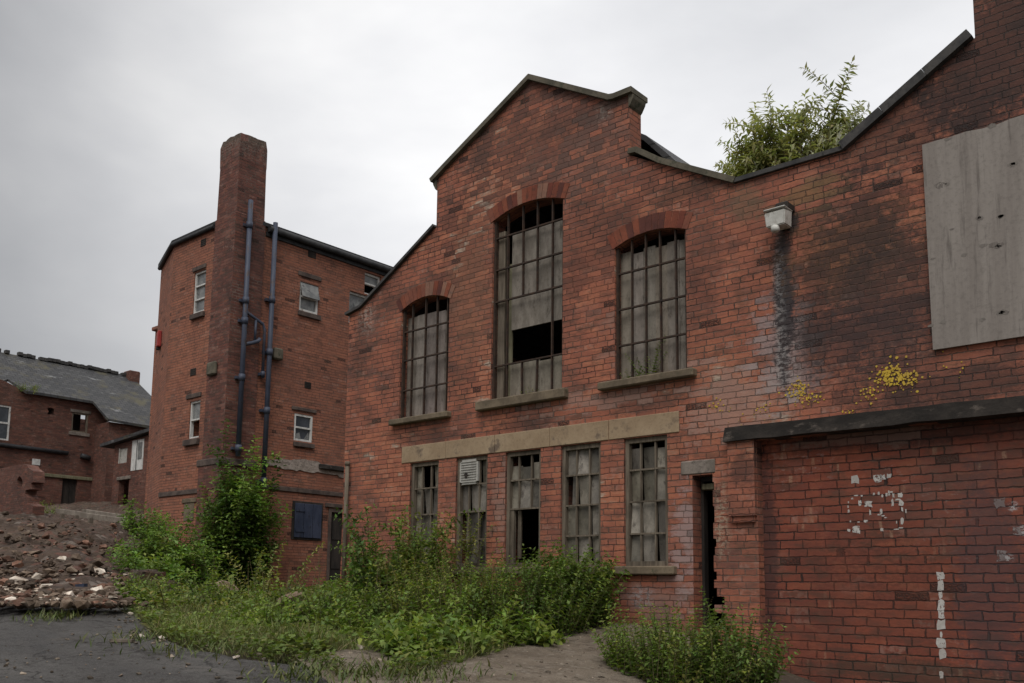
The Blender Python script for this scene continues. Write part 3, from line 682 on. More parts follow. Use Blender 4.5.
def arched_window(W, vf, hf, lab, sill_px, pale=.12, gf=None):
    y = FY + .05; top = arch_top(W); u0, u1, v0 = W['u0'], W['u1'], W['v0']
    bm = bars([lerp(u0, u1, f) for f in vf], [lerp(v0, W['vc'], f) for f in hf], u0, u1, v0, 0, y, lambda u: top(u) - .002, gaps={k_: [(lerp(v0, W['vc'], p), lerp(v0, W['vc'], q)) for p, q in g_] for k_, g_ in (gf or {}).items()})
    box(bm, (u0, y - .02, v0), (u0 + .03, y + .02, top(u0 + .03) - .004)); box(bm, (u1 - .03, y - .02, v0), (u1, y + .02, top(u1 - .03) - .004))
    w = obj('window', bm, M_iron, ws); w['label'] = lab
    arch_ring(W, 1, w, pale)
    (a, b, c, d) = sill_px
    bm = B(); s0, s1 = F(*a)[0], F(*b)[0]
    box(bm, (s0, FY - .09, F(*c)[1]), (s1, FY + .3, v0 - .001), .012); obj('sill', bm, M_sill, w)
    return w, y, top
# left arched window: boarded, dark slot at the head
w, y, top = arched_window(W1, (.2, .47, .72, .93), (.245, .5, .745), 'narrow arched window with grey boards', ((393, 420), (451.5, 412), (393, 426.5), 0), .15)
obj('boarding', planks(W1['u0'], W1['u1'], W1['v0'], 0, y + .07, 5, lambda u: min(top(u) - .012, W1['vs'] - .09 + .02 * math.sin(u * 30))), M_wood, w)
# tall middle window: boards with the big gap
w, y, top = arched_window(W2, (.2, .42, .62, .83), (.18, .52, .69, .862), 'tall arched window with half its boards gone', ((479.5, 405), (568.5, 393), (479.5, 412), 0), .35, {1: [(0, .18), (.52, 1.1)], 2: [(0, .18), (.52, 1.1)]})
h = W2['vc'] - W2['v0']; a, b = W2['u0'], W2['u1']
obj('boarding', planks(lerp(a, b, .2), b, 0, 0, y + .06, 2, lambda u: lerp(W2['v0'], W2['vc'], .875), lambda u: lerp(W2['v0'], W2['vc'], .365)), M_wood, w)
obj('boarding', planks(lerp(a, b, .2), b, W2['v0'], 0, y + .06, 4, lambda u: lerp(W2['v0'], W2['vc'], .165 + .03 * random.random())), M_wood, w)
bm = B(); box(bm, (a + .03, y + .03, W2['v0']), (lerp(a, b, .125), y + .06, lerp(W2['v0'], W2['vc'], .9))); box(bm, (lerp(a, b, .135), y + .075, W2['v0']), (lerp(a, b, .2), y + .1, lerp(W2['v0'], W2['vc'], .72)), 0, 1)
obj('jamb_plank', bm, [M_frame, M_greenwood], w)
# right arched window
w, y, top = arched_window(W3, (.22, .42, .63, .84), (.25, .505, .76), 'wide arched window, boarded with weeds on its sill', ((601.5, 388), (697, 373), (602, 391.5), 0), .05)
obj('boarding', planks(W3['u0'], W3['u1'], W3['v0'], 0, y + .07, 6, lambda u: min(top(u) - .012, W3['vs'] - .05 + .02 * math.sin(u * 23))), M_wood, w)
# row of five low windows
low_lab = ['low window with a broken top corner', 'low window with an extractor fan in its top', 'low window with its lower half open', 'low window with one small hole', 'low window with every grimy pane in place']
low_win = []
for i, w_ in enumerate(lows):
    u0, u1, v0, v1 = w_; y = FY + .06; nv = 3; nh = 4
    us = [lerp(u0, u1, k / nv) for k in range(1, nv)]; vs_ = [lerp(v0, v1, k / nh) for k in range(1, nh)]
    if i == 2: vs_ = vs_[1:]
    bm = bars(us, vs_, u0, u1, v0 if i != 2 else lerp(v0, v1, .5), v1, y, None, .012)
    for q in ((u0, u0 + .045), (u1 - .045, u1)): box(bm, (q[0], y - .03, v0), (q[1], y + .03, v1))
    box(bm, (u0 + .045, y - .03, v1 - .05), (u1 - .045, y + .03, v1)); box(bm, (u0 + .045, y - .04, v0), (u1 - .045, y + .04, v0 + .05))
    wo = obj('window', bm, M_frame, ws); wo['label'] = low_lab[i]; low_win.append(wo)
    bm = B()
    for c in range(nv):
        for r in range(nh):
            if i == 0 and (c, r) in ((1, 3), (2, 0)): continue
            if i == 2 and r < 2: continue
            if i == 1 and (r == 3 and c < 2): continue
            if i == 1 and r < 2 and c != 1: continue
            p0, p1 = lerp(u0, u1, c / nv) + .006, lerp(u0, u1, (c + 1) / nv) - .006
            q0, q1 = lerp(v0, v1, r / nh) + .006, lerp(v0, v1, (r + 1) / nh) - .006
            if r == 3 and i in (2, 4): q1 -= .1 * (v1 - v0) * random.uniform(.6, 1.3)
            if i == 3 and (c, r) == (0, 2): p0 += .1
            t = random.choice((.5, .7, .85, 1, 1.15, 1.35))
            tn = random.uniform(-.02, .02)
            obox(bm, ((p0 + p1) / 2, y + .03 + random.uniform(0, .012), (q0 + q1) / 2), ((p1 - p0) / 2, tn, 0), (0, .004, 0), (0, tn, (q1 - q0) / 2), (t, t * .98, t * random.uniform(.88, 1)))
    obj('panes', bm, M_pane, wo)
    if i == 2:
        bm = B(); box(bm, (u0 + .05, y - .01, v0), (u0 + .1, y + .03, lerp(v0, v1, .5))); box(bm, (u0 + .11, y + .05, v0 + .1), (u0 + .16, y + .07, lerp(v0, v1, .5))); obj('jamb_plank', bm, M_frame, wo)
    if i in (0, 1):
        t = random.uniform(.5, .7); bm = B(); box(bm, (u0 + .05, y + .09, v0 + .02), (u1 - .05, y + .1, lerp(v0, v1, .48)), 0, 0, (t, t, t)); obj('curtain', bm, M_pane, wo)
    s0 = max(uL0, u0 - .09); s1 = u1 + .1
    bm = B(); box(bm, (s0, FY - .07, v0 - .09), (s1, FY + .3, v0 - .001), .012); obj('sill', bm, M_sill, wo)
    bm = B(); box(bm, (u0 - .0, FY + .02, v1 + .002), (u1, FY + .1, v1 + .02)); obj('head_timber', bm, M_dark, wo)
# extractor fan in the second low window
u0, u1, v0, v1 = lows[1]; fu0, fu1 = F(459, 470)[0], F(477, 470)[0]; fv0, fv1 = F(470, 484)[1], F(470, 459)[1]; y = FY + .015
bm = B(); vv_ = box(bm, (fu0, y, fv0), (fu1, y + .05, fv1)); bmesh.ops.bevel(bm, geom=[e for e in bm.edges if abs(e.verts[0].co.y - e.verts[1].co.y) > .02], offset=.035, segments=4, affect='EDGES')
for k in range(9):
    zz = lerp(fv0 + .03, fv1 - .03, k / 8); box(bm, (fu0 + .025, y - .012, zz - .004), (fu1 - .025, y - .001, zz + .006))
fan = obj('extractor_fan', bm, M_plastic, low_win[1])
bm = B(); cx, cz = lerp(fu0, fu1, .38), lerp(fv0, fv1, .36)
pts = [(cx + .03 * math.cos(t) * random.uniform(.6, 1.2), cz + .04 * math.sin(t) * random.uniform(.6, 1.2)) for t in np.linspace(0, 2 * math.pi, 10)[:-1]]
prism(bm, 'y', pts, y - .016, y - .013); fo = obj('fan_hole', bm, M_dark, low_win[1])
# door
bm = B(); y = FY + .2
box(bm, (D0, y - .03, zB + .2), (D0 + .03, y + .05, Dt)); box(bm, (D0 + .03, y - .06, Dt - .05), (D1, y + .05, Dt))
df = obj('door_frame', bm, M_dark, ws)
bm = B(); box(bm, (D0 + .03, y - .075, Dt - .135), (D1 + .02, y + .04, Dt - .075), .006); obj('transom_board', bm, M_greenwood, df)
# boarded opening on the right
bu0 = (F(923.5, 146)[0] + F(933, 352)[0]) / 2; bz1 = (F(923.5, 146)[1] + F(1020, 119.5)[1]) / 2; bz0 = (F(933, 352)[1] + F(1020, 337)[1]) / 2
bm = B(); edge = wobble([(bu0, bz1), (bu0 + 1.2, bz1 + .0), (bu0 + 2.44, bz1)], .12, .012)
prism(bm, 'y', [(bu0 + 2.44, bz0), (bu0 + 1.22, bz0 + .004), (bu0 + .012, bz0)] + edge, FY - .04, FY - .012)
bo = obj('board_sheet', bm, M_ply, ws)
bm = B()
for (px, py) in ((955, 140), (947, 186), (947, 233), (985, 218), (1005, 217), (1013, 167), (991, 246), (1003, 246), (933, 259), (965, 256), (985, 320), (1000, 315), (938, 325), (992, 128)):
    u, v = F(px, py); n = random.randint(1, 2)
    for q in range(n):
        uu = u + random.uniform(-.05, .05); vv = v + random.uniform(-.012, .012); s = random.uniform(.012, .03)
        prism(bm, 'y', [(uu + s * 1.7 * math.cos(t) * random.uniform(.5, 1.2), vv + s * math.sin(t) * random.uniform(.5, 1.2)) for t in np.linspace(0, 2 * math.pi, 8)[:-1]], FY - .041, FY - .0395)
obj('knot_scar', bm, M_knot, bo)['kind'] = 'stuff'
# drainpipe stub by the left corner
bm = B(); pu = F(352, 500)[0]
tube(bm, [(pu - .05, FY - .06, EYE - .3), (pu - .05, FY - .06, F(351, 463)[1])], .028, 10); tube(bm, [(pu - .05, FY - .06, F(351, 466)[1]), (pu - .05, FY - .06, F(351, 462)[1])], .036, 10)
obj('drainpipe', bm, M_frame, ws)
# paint marks, lichen
def blob(bm, u, v, ru, rv, y0, y1, n=11, j=.35):
    prism(bm, 'y', [(u + ru * math.cos(t) * random.uniform(1 - j, 1 + j), v + rv * math.sin(t) * random.uniform(1 - j, 1 + j)) for t in np.linspace(0, 2 * math.pi, n + 1)[:-1]], y0, y1)
def rblob(bm, u, v, ru, rv, y0, y1, j=.18):
    pts = [(u + s * ru * random.uniform(1 - j, 1 + j), v + t * rv * random.uniform(1 - j, 1 + j)) for s, t in ((-1, -1), (0, -1.05), (1, -1), (1.05, 0), (1, 1), (0, 1.05), (-1, 1), (-1.05, 0))]
    prism(bm, 'y', pts, y0, y1)
yi = FY + .11; yy0, yy1 = yi - .0025, yi + .002
def I(px, py): return on_y(px, py, yi)
bm = B(); c1 = 8.03
def zm(x, y): return I(835 + x / c1, 460 + y / c1)
for (x, y, rx, ry) in ((157, 157, 36, 40), (345, 150, 34, 33), (385, 140, 25, 28), (432, 128, 24, 22), (268, 353, 36, 34), (166, 560, 36, 36), (112, 563, 14, 14), (376, 560, 14, 16), (540, 490, 13, 30), (530, 345, 22, 26), (372, 412, 10, 30), (248, 492, 18, 12), (282, 420, 8, 25), (200, 345, 12, 25), (110, 412, 9, 16), (462, 345, 9, 35), (525, 280, 20, 24), (505, 318, 30, 9), (470, 285, 9, 20), (435, 265, 9, 24), (350, 268, 9, 14), (380, 288, 9, 14), (415, 278, 9, 18), (312, 272, 9, 14), (450, 258, 18, 8), (175, 285, 26, 8), (140, 310, 12, 9), (215, 288, 9, 8), (108, 340, 5, 9), (106, 375, 6, 12), (540, 395, 9, 20), (530, 545, 20, 7), (495, 556, 24, 6), (410, 462, 18, 6), (385, 448, 14, 6), (355, 440, 14, 8), (190, 498, 12, 7), (125, 492, 6, 10), (495, 500, 5, 12), (570, 410, 6, 22)):
    rx *= .85; ry *= .85; a = zm(x - rx, y + ry); b = zm(x + rx, y - ry)
    rblob(bm, (a[0] + b[0]) / 2, (a[1] + b[1]) / 2, (b[0] - a[0]) / 2 * .92, (b[1] - a[1]) / 2 * .92, yy0, yy1, .3)
obj('paint_marks', bm, M_marks, ws)
bm = B()
for (px, y0, y1, wd) in ((940.5, 572, 579, 4.4), (940.5, 581, 589, 3.2), (940.7, 592, 598, 2.0), (941, 600, 609.5, 4.0), (941.2, 611, 618, 3.4), (941.2, 620.5, 629, 4.2), (941.4, 639, 648, 5.0), (943, 650, 658, 3.8), (941.2, 632, 637, 1.2), (941.5, 672, 678, 2.0)):
    a = I(px - wd, y1); b = I(px + wd, y0); rblob(bm, (a[0] + b[0]) / 2, (a[1] + b[1]) / 2, (b[0] - a[0]) / 2 * .82, (b[1] - a[1]) / 2 * 1.1, yy0, yy1, .24)
obj('paint_stripe', bm, M_marks, ws)
bm = B()
for (px, py, r) in ((1000, 503, 4.5), (1017, 531, 4), (1001, 556, 4.5)):
    a = I(px, py); rblob(bm, a[0], a[1], r / 122, r / 122, yy0, yy1, .3)
obj('pale_spots', bm, M_marks2, ws)
bm = B()
for (px, py, sx, sy, n, s) in ((893, 375, 9, 6, 130, .014), (908, 381, 8, 6, 40, .012), (870, 393, 5, 4, 30, .011), (797, 391, 6, 6, 75, .011), (812, 397, 6, 4, 24, .011), (848, 412, 5, 2, 9, .01), (716, 405, 5, 4, 12, .01), (764, 410, 6, 6, 12, .009), (736, 418, 8, 5, 8, .008), (955, 366, 8, 6, 8, .009)):
    for _ in range(n):
        u, v = F(px + random.gauss(0, sx), py + random.gauss(0, sy)); r = s * random.uniform(.3, 1.0)
        blob(bm, u, v, r, r, FY - random.uniform(.004, .009), FY + .001, 7, .3)
obj('lichen', bm, M_lichen, ws)['kind'] = 'stuff'

# wall lamp on the workshop
lu, lv = on_y(777, 217, FY - .18)
lamp = thing('wall_lamp', (lu, FY, lv), 'pale boxy floodlight bracketed high on the brick wall beside the roof valley', 'lamp')
bm = B(); s0, s1 = lu - .105, lu + .105; t0, t1 = on_y(777, 227, FY - .18)[1], on_y(777, 212, FY - .18)[1]
vs = box(bm, (s0, FY - .24, t0), (s1, FY - .07, t1), 0)
for v in vs:
    if v.co.z < (t0 + t1) / 2:
        v.co.x += (.012 if v.co.x < lu else -.012); v.co.y += .015 if v.co.y < FY - .2 else -.0
    else: v.co.z += .02 if v.co.y > FY - .2 else -.01
bmesh.ops.bevel(bm, geom=bm.edges[:], offset=.01, segments=2, affect='EDGES')
obj('casing', bm, M_lamp, lamp)
bm = B(); box(bm, (s0 - .003, FY - .245, t1 + .012), (s1 + .003, FY - .068, t1 + .024), .004); obj('lid', bm, M_lamp, lamp)
bm = B(); box(bm, (lu - .03, FY - .16, t1 + .026), (lu + .1, FY + .01, t1 + .1), .012); box(bm, (lu - .03, FY - .058, t0 + .02), (lu + .05, FY + .0, t1)); obj('bracket', bm, M_dark, lamp)
bm = B(); tube(bm, [(lu - .01, FY - .2, t0 - .055), (lu - .01, FY - .2, t0 - .04), (lu - .01, FY - .2, t0 + .004)], [.028, .042, .042], 14); obj('sensor', bm, M_lamp, lamp)

# ------------------------------------------------------------------ tower block
P0 = at_depth(236, 230, 20.5); TX, TY = P0.x, P0.y
def R_(px, py): return on_x(px, py, TX)
def L_(px, py): return on_y(px, py, TY)
zR = (R_(267, 222)[1] + R_(390, 266)[1]) / 2
zLt = (L_(216, 231)[1] + L_(176, 249)[1]) / 2
zT = (zR + zLt) / 2
tw = thing('brick_tower_block', (TX, TY, EYE - .3), 'tall narrow red brick block with chimney stack and blue drainpipes beside rubble bank', 'building')
yEnd = TY + 11.5
uC = L_(174, 249)[0]
d = ray(161.3, 269); k_ = (uC * d[1] - TY * d[0]) / (.34 * d[0] + .94 * d[1])     # splayed face
cxp, cyp = uC - .94 * k_, TY + .34 * k_
zb = EYE - 1.6
def rrect(f, a, b): (u0, v1), (u1, v0) = f(*a), f(*b); return (min(u0, u1), max(u0, u1), min(v0, v1), max(v0, v1))
def mrect(f, l, r, t, b, ym):
    u0 = f(l, ym)[0]; u1 = f(r, ym)[0]; xm = (l + r) / 2; return (u0, u1, f(xm, b)[1], f(xm, t)[1])
wR1 = mrect(R_, 299.5, 318.5, 283.5, 312.5, 298); wR2 = mrect(R_, 294, 312.5, 414.5, 441.5, 428); wR3 = mrect(R_, 364.5, 381, 274, 296, 285); wR4 = mrect(R_, 349, 374, 294, 326, 310)
dR = mrect(R_, 327.5, 347.5, 509, 606, 540); shR = mrect(R_, 293.5, 320.5, 504, 538, 520)
panel('wall', 'x', TX, rect(TY, yEnd, zb, zT), [rect(*wR1), rect(*wR2), rect(*wR3), rect(*wR4), rect(*dR)], .3, M_tow, tw)
wL1 = mrect(L_, 193.5, 205, 271.5, 312, 292); wL2 = mrect(L_, 189, 199.5, 401, 438, 420); wL3 = mrect(L_, 184, 194, 503, 521, 512)
panel('wall', 'y', TY, rect(uC, TX - .301, zb, zT), [rect(*wL1), rect(*wL2)], .3, M_tow, tw)
bm = B(); a = Vector((uC, TY, 0)); b = Vector((cxp, cyp, 0))
q = [a, b, Vector((cxp, yEnd, 0)), Vector((cxp + .3, yEnd, 0)), Vector((cxp + .3, cyp + .2, 0)), Vector((uC, TY + .3, 0))]
prism(bm, 'z', [(p.x, p.y) for p in q], zb, zT - .02); obj('wall', bm, M_tow, tw)
bm = B(); box(bm, (cxp + .31, yEnd - .3, zb), (TX - .31, yEnd, zT - .02)); obj('rear_wall', bm, M_tow, tw)
# inner floors keep the rooms dark
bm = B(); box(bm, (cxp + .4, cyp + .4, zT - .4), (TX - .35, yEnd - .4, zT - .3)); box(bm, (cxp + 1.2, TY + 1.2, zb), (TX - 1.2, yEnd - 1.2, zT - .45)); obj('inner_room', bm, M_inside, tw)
cL_ = L_(218, 210)[0]; cRy_ = R_(265, 210)[0] + .05
bm = B(); o = .12
foot = [(TX + .0, TY + .05), (TX + .06, cRy_), (TX + .06, yEnd + o), (cxp - .06, yEnd + o), (cxp - .06, cyp - .06), (uC - .02, TY - .06), (cL_, TY - .06), (cL_, TY + .05)]
prism(bm, 'z', foot, zT + .002, zT + .09); obj('roof', bm, M_felt, tw)
bm = B()
tube(bm, [(TX + .1, cRy_ + .02, zT - .045), (TX + .1, yEnd, zT - .045)], .075, 10); box(bm, (TX + .002, cRy_, zT - .2), (TX + .035, yEnd, zT - .1))
tube(bm, [(cL_ - .02, TY - .05, zT - .02), (uC - .02, TY - .05, zT - .02), (cxp - .03, cyp - .03, zT - .02)], .05, 10)
obj('gutter', bm, M_black, tw)
# chimney stack at the corner
zc = at_depth(237, 131, 20.5).z; cL = L_(218, 210)[0]; cRy = R_(265, 210)[0]
bm = B()
zs = [EYE - .2 + 2.42, zT + .1, zT + .12, zc - .55, zc - .5, zc - .06, zc + .12, zc + .17]
gr = [.05, .05, .03, .02, .025, .03, .0, -.1]
rings = []
NS = 7
for z_, g in zip(zs, gr):
    x0, x1, y0, y1 = cL - g + .05, TX + (g if z_ > zT else .012), TY - g, cRy + (g - .05)
    ring = []
    for (ax, ay), (bx, by) in (((x0, y0), (x1, y0)), ((x1, y0), (x1, y1)), ((x1, y1), (x0, y1)), ((x0, y1), (x0, y0))):
        for s in range(NS):
            j = .0 if z_ < zc - .15 else .012
            ring.append(bm.verts.new((lerp(ax, bx, s / NS) + random.uniform(-j, j), lerp(ay, by, s / NS) + random.uniform(-j, j), z_ + (random.uniform(-.02, .015) if z_ > zc - .15 else 0))))
    rings.append(ring)
for i in range(len(rings) - 1):
    n = len(rings[i])
    for j in range(n): bm.faces.new((rings[i][j], rings[i][(j + 1) % n], rings[i + 1][(j + 1) % n], rings[i + 1][j]))
bm.faces.new(rings[-1]); bm.faces.new(rings[0][::-1])
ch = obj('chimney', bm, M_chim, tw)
bm = B(); bb = R_(245, 460)[1]
box(bm, (cL - .12, TY - .12, bb - .16), (TX + .06, cRy + .1, bb - .002), .02); obj('chimney_ledge', bm, M_ledged, tw)
bm = B()
pq = [(cL - .05, bb - .16), (L_(217, 470)[0] + .25, bb - .16), (L_(222, 600)[0], zb), (L_(197, 600)[0] - .05, zb)]
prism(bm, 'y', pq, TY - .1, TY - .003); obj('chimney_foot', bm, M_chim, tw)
bm = B(); c = mrect(L_, 211.5, 220, 363, 376, 370); box(bm, (c[0], TY - .14, c[2]), (c[1], TY - .05, c[3]), .03); obj('corbel_stone', bm, M_cop, tw)
# windows
def sash(f, w, plane, glass, lab, bars_h=(.5,), frame_m=M_white, recess=.1, fr=.05, broken=None):
    u0, u1, v0, v1 = w
    bm = B()
    def bx(bm, a, b, c_, d_, e0, e1, mi=0):
        if plane == 'x': box(bm, (TX - e0, a, c_), (TX - e1, b, d_), 0, mi)
        else: box(bm, (a, TY + e0, c_), (b, TY + e1, d_), 0, mi)
    bx(bm, u0, u0 + fr, v0, v1, recess - .04, recess + .03); bx(bm, u1 - fr, u1, v0, v1, recess - .04, recess + .03)
    bx(bm, u0 + fr, u1 - fr, v0, v0 + fr, recess - .04, recess + .03); bx(bm, u0 + fr, u1 - fr, v1 - fr, v1, recess - .04, recess + .03)
    for h_ in bars_h: bx(bm, u0 + fr, u1 - fr, lerp(v0, v1, h_) - fr * .4, lerp(v0, v1, h_) + fr * .4, recess - .045, recess + .028)
    wo = obj('window', bm, frame_m, tw); wo['label'] = lab
    bm = B(); cuts_ = [0] + list(bars_h) + [1]
    for i in range(len(cuts_) - 1):
        if broken == i: continue
        bx(bm, u0 + fr, u1 - fr, lerp(v0, v1, cuts_[i]) + fr * .4, lerp(v0, v1, cuts_[i + 1]) - fr * .4, recess, recess + .008)
    obj('pane', bm, glass, wo)
    return wo
def strip(plane, l, r, t, b, ym, proud, mat, name, parent):
    w = mrect(R_ if plane == 'x' else L_, l, r, t, b, ym); bm = B()
    if plane == 'x': box(bm, (TX - .05, w[0], w[2]), (TX + proud, w[1], w[3]), .008)
    else: box(bm, (w[0], TY - proud, w[2]), (w[1], TY + .05, w[3]), .008)
    return obj(name, bm, mat, parent)
s_ = sash(R_, wR1, 'x', M_glass, 'upper sash window with tilted top pane', recess=.06); strip('x', 298, 321, 274, 278.5, 276, .03, M_ledged, 'lintel', s_); strip('x', 297.5, 320, 313.5, 318, 316, .06, M_ledged, 'sill', s_)
u0, u1, v0, v1 = wR1; bm = B(); obox(bm, (TX + .02, (u0 + u1) / 2, lerp(v0, v1, .76)), (.06, 0, -.2), (0, (u1 - u0) / 2 - .02, 0), (.008, 0, .004)); obj('tilted_pane', bm, M_glass, s_)
s_ = sash(R_, wR2, 'x', M_glassd, 'lower window with broken dark panes', recess=.05); strip('x', 291.5, 316, 408, 411.5, 410, .03, M_ledged, 'lintel', s_); strip('x', 293, 313.5, 443, 447.5, 445, .06, M_ledged, 'sill', s_)
bm = B(); u0, u1, v0, v1 = wR2; prism(bm, 'x', [(u0 + .06, v0 + .06), (u0 + .22, v0 + .07), (u0 + .18, v0 + .2), (u0 + .1, v0 + .17)], TX - .046, TX - .04); prism(bm, 'x', [(u1 - .2, v0 + .06), (u1 - .06, v0 + .07), (u1 - .08, v0 + .25)], TX - .046, TX - .04); obj('glass_shard', bm, M_glass, s_)
sash(R_, wR3, 'x', M_glass, 'broken window above the workshop coping', bars_h=(.52,), broken=0)
sash(R_, wR4, 'x', M_glass, 'pale framed window behind the workshop corner', bars_h=())
s_ = sash(L_, wL1, 'y', M_glass, 'tall thin upper window on the narrow face', bars_h=(.33, .66), recess=.07, fr=.04); strip('y', 193.5, 206.5, 266, 270, 268, .03, M_ledged, 'lintel', s_); strip('y', 192, 205, 313.5, 318.5, 316, .07, M_ledged, 'sill', s_)
s_ = sash(L_, wL2, 'y', M_glass, 'tall thin lower window with a broken pane', bars_h=(.5,), recess=.07, fr=.04, broken=0); strip('y', 187, 201.5, 393.5, 398, 396, .03, M_ledged, 'lintel', s_); strip('y', 185.5, 199.5, 439.5, 445.5, 442, .08, M_ledged, 'sill', s_)
bm = B(); box(bm, (wL3[0], TY - .012, wL3[2]), (wL3[1], TY + .05, wL3[3]), .01); box(bm, (wL3[0] - .08, TY - .03, wL3[3] + .002), (wL3[1] + .08, TY + .04, wL3[3] + .1), .01); obj('blocked_window', bm, M_sill, tw)
for (pl, l, r, t, b) in (('x', 308, 316, 251, 258), ('x', 304.5, 311, 382, 388.5), ('y', 201, 206, 239, 246), ('y', 190.5, 196, 368.5, 375.5)):
    w = mrect(R_ if pl == 'x' else L_, l, r, t, b, (t + b) / 2); bm = B()
    if pl == 'x':
        box(bm, (TX - .02, w[0], w[2]), (TX + .006, w[1], w[3]))
        for k in range(4): zz = lerp(w[2], w[3], (k + .5) / 4); box(bm, (TX + .007, w[0] + .01, zz - .012), (TX + .014, w[1] - .01, zz + .008))
    else:
        box(bm, (w[0], TY - .006, w[2]), (w[1], TY + .02, w[3]))
        for k in range(4): zz = lerp(w[2], w[3], (k + .5) / 4); box(bm, (w[0] + .01, TY - .014, zz - .012), (w[1] - .01, TY - .007, zz + .008))
    obj('air_brick', bm, M_dark, tw)
# shutter and door
u0, u1, v0, v1 = shR; bm = B(); box(bm, (TX - .02, u0 - .05, v0 - .05), (TX + .02, u1 + .05, v1 + .05), .006); sf = obj('shutter_frame', bm, M_dark, tw)
bm = B(); n = 3
for k in range(n): box(bm, (TX + .021, lerp(u0, u1, k / n) + .006, v0), (TX + .05, lerp(u0, u1, (k + 1) / n) - .006, v1), .006)
for vv in (.2, .8): box(bm, (TX + .051, u0 + .02, lerp(v0, v1, vv) - .03), (TX + .065, lerp(u0, u1, .35), lerp(v0, v1, vv) + .03))
obj('shutter', bm, M_blued, sf)
u0, u1, v0, v1 = dR; bm = B(); box(bm, (TX - .12, u0, v0), (TX + .015, u0 + .08, v1)); box(bm, (TX - .12, u1 - .08, v0), (TX + .015, u1, v1)); box(bm, (TX - .12, u0 + .08, v1 - .08), (TX + .015, u1 - .08, v1)); df = obj('door_frame', bm, M_ledged, tw)
bm = B(); box(bm, (TX - .11, u0 + .08, v0), (TX - .06, u1 - .08, v1 - .08)); 
for k in range(3): box(bm, (TX - .059, u0 + .16, lerp(v0, v1, .08 + .3 * k)), (TX - .045, u1 - .16, lerp(v0, v1, .3 + .3 * k)), .005)
obj('door', bm, M_dark, df)
strip('x', 325, 348.5, 504, 508, 506, .05, M_ledged, 'door_lintel', tw)
# string courses and damaged ledge
w = mrect(R_, 246, 352, 487, 490.5, 480); zz = (R_(269, 487.5)[1] + R_(345, 495)[1]) / 2; bm = B(); box(bm, (TX - .03, TY + .05, zz - .05), (TX + .035, w[1] + .6, zz + .05), .006); obj('string_course', bm, M_ledged, tw)
zz = (L_(156, 496)[1] + L_(198, 490.5)[1]) / 2; bm = B(); box(bm, (uC + .02, TY - .03, zz - .05), (cL - .11, TY + .03, zz + .05), .006); obj('string_course', bm, M_ledged, tw)
bm = B(); ya, yb = R_(262, 463)[0], R_(350, 470)[0]; zz = (R_(262, 462)[1] + R_(345, 471.5)[1]) / 2
lo = wobble([(ya, zz - .1), (yb, zz - .12)], .1, .035); hi = wobble([(yb, zz + .06), (lerp(ya, yb, .75), zz + .12), (lerp(ya, yb, .5), zz + .16), (ya, zz + .07)], .1, .035)
prism(bm, 'x', lo + hi, TX - .02, TX + .025); obj('damaged_ledge', bm, M_ledge, tw)
bm = B(); box(bm, (TX - .02, R_(318, 466)[0], zz - .01), (TX + .1, R_(349, 470)[0], zz + .11), .02); obj('ledge_slab', bm, M_conc, tw)
# pipes
def pipe(pxs, r, off, collars=()):
    bm = B(); pts = []
    for (px, py) in pxs:
        y_, z_ = on_x(px, py, TX + off); pts.append((TX + off, y_, z_))
    tube(bm, pts, r, 12)
    for (px, py) in collars:
        y_, z_ = on_x(px, py, TX + off); tube(bm, [(TX + off, y_, z_ - .06), (TX + off, y_, z_ + .06)], r * 1.35, 12)
        box(bm, (TX + .0, y_ - r * 1.8, z_ - .03), (TX + off, y_ + r * 1.8, z_ + .03))
    return obj('drainpipe', bm, M_blue, tw)
yA = [on_x(px, py, TX + .1)[0] for px, py in ((250, 205), (244, 300), (238, 440))]; yA = sum(yA) / 3
yBq = [on_x(px, py, TX + .1)[0] for px, py in ((276, 225), (269, 340), (261.5, 470))]; yBq = sum(yBq) / 3
def vpipe(y_, ptop, pbot, r, off, coll):
    z1 = on_x(ptop[0], ptop[1], TX + off)[1]; z0 = on_x(pbot[0], pbot[1], TX + off)[1]; bm = B()
    tube(bm, [(TX + off, y_, z0), (TX + off, y_, z1)], r, 12)
    for f in coll:
        z_ = lerp(z0, z1, f); tube(bm, [(TX + off, y_, z_ - .07), (TX + off, y_, z_ + .07)], r * 1.32, 12); box(bm, (TX + .001, y_ - r * 2, z_ - .03), (TX + off - r, y_ + r * 2, z_ + .03))
    return obj('drainpipe', bm, M_blue, tw)
vpipe(yA, (250, 200), (237, 456), .055, .14, (.03, .3, .52, .6, .9))
vpipe(yBq, (276, 223), (260.5, 486), .055, .14, (.02, .28, .5, .7))
pipe([(245.5, 311), (254.5, 318), (263, 324), (264.5, 330), (262.5, 378)], .033, .12, [(262.8, 374)])
pipe([(256, 320), (254.8, 342)], .028, .12); pipe([(243.5, 344.5), (252, 343), (258, 341), (260, 339)], .042, .13)
bm = B(); y_, z_ = R_(275, 354); box(bm, (TX, y_ - .1, z_ - .14), (TX + .14, y_ + .14, z_ + .12), .03); obj('hopper_stub', bm, M_cop, tw)
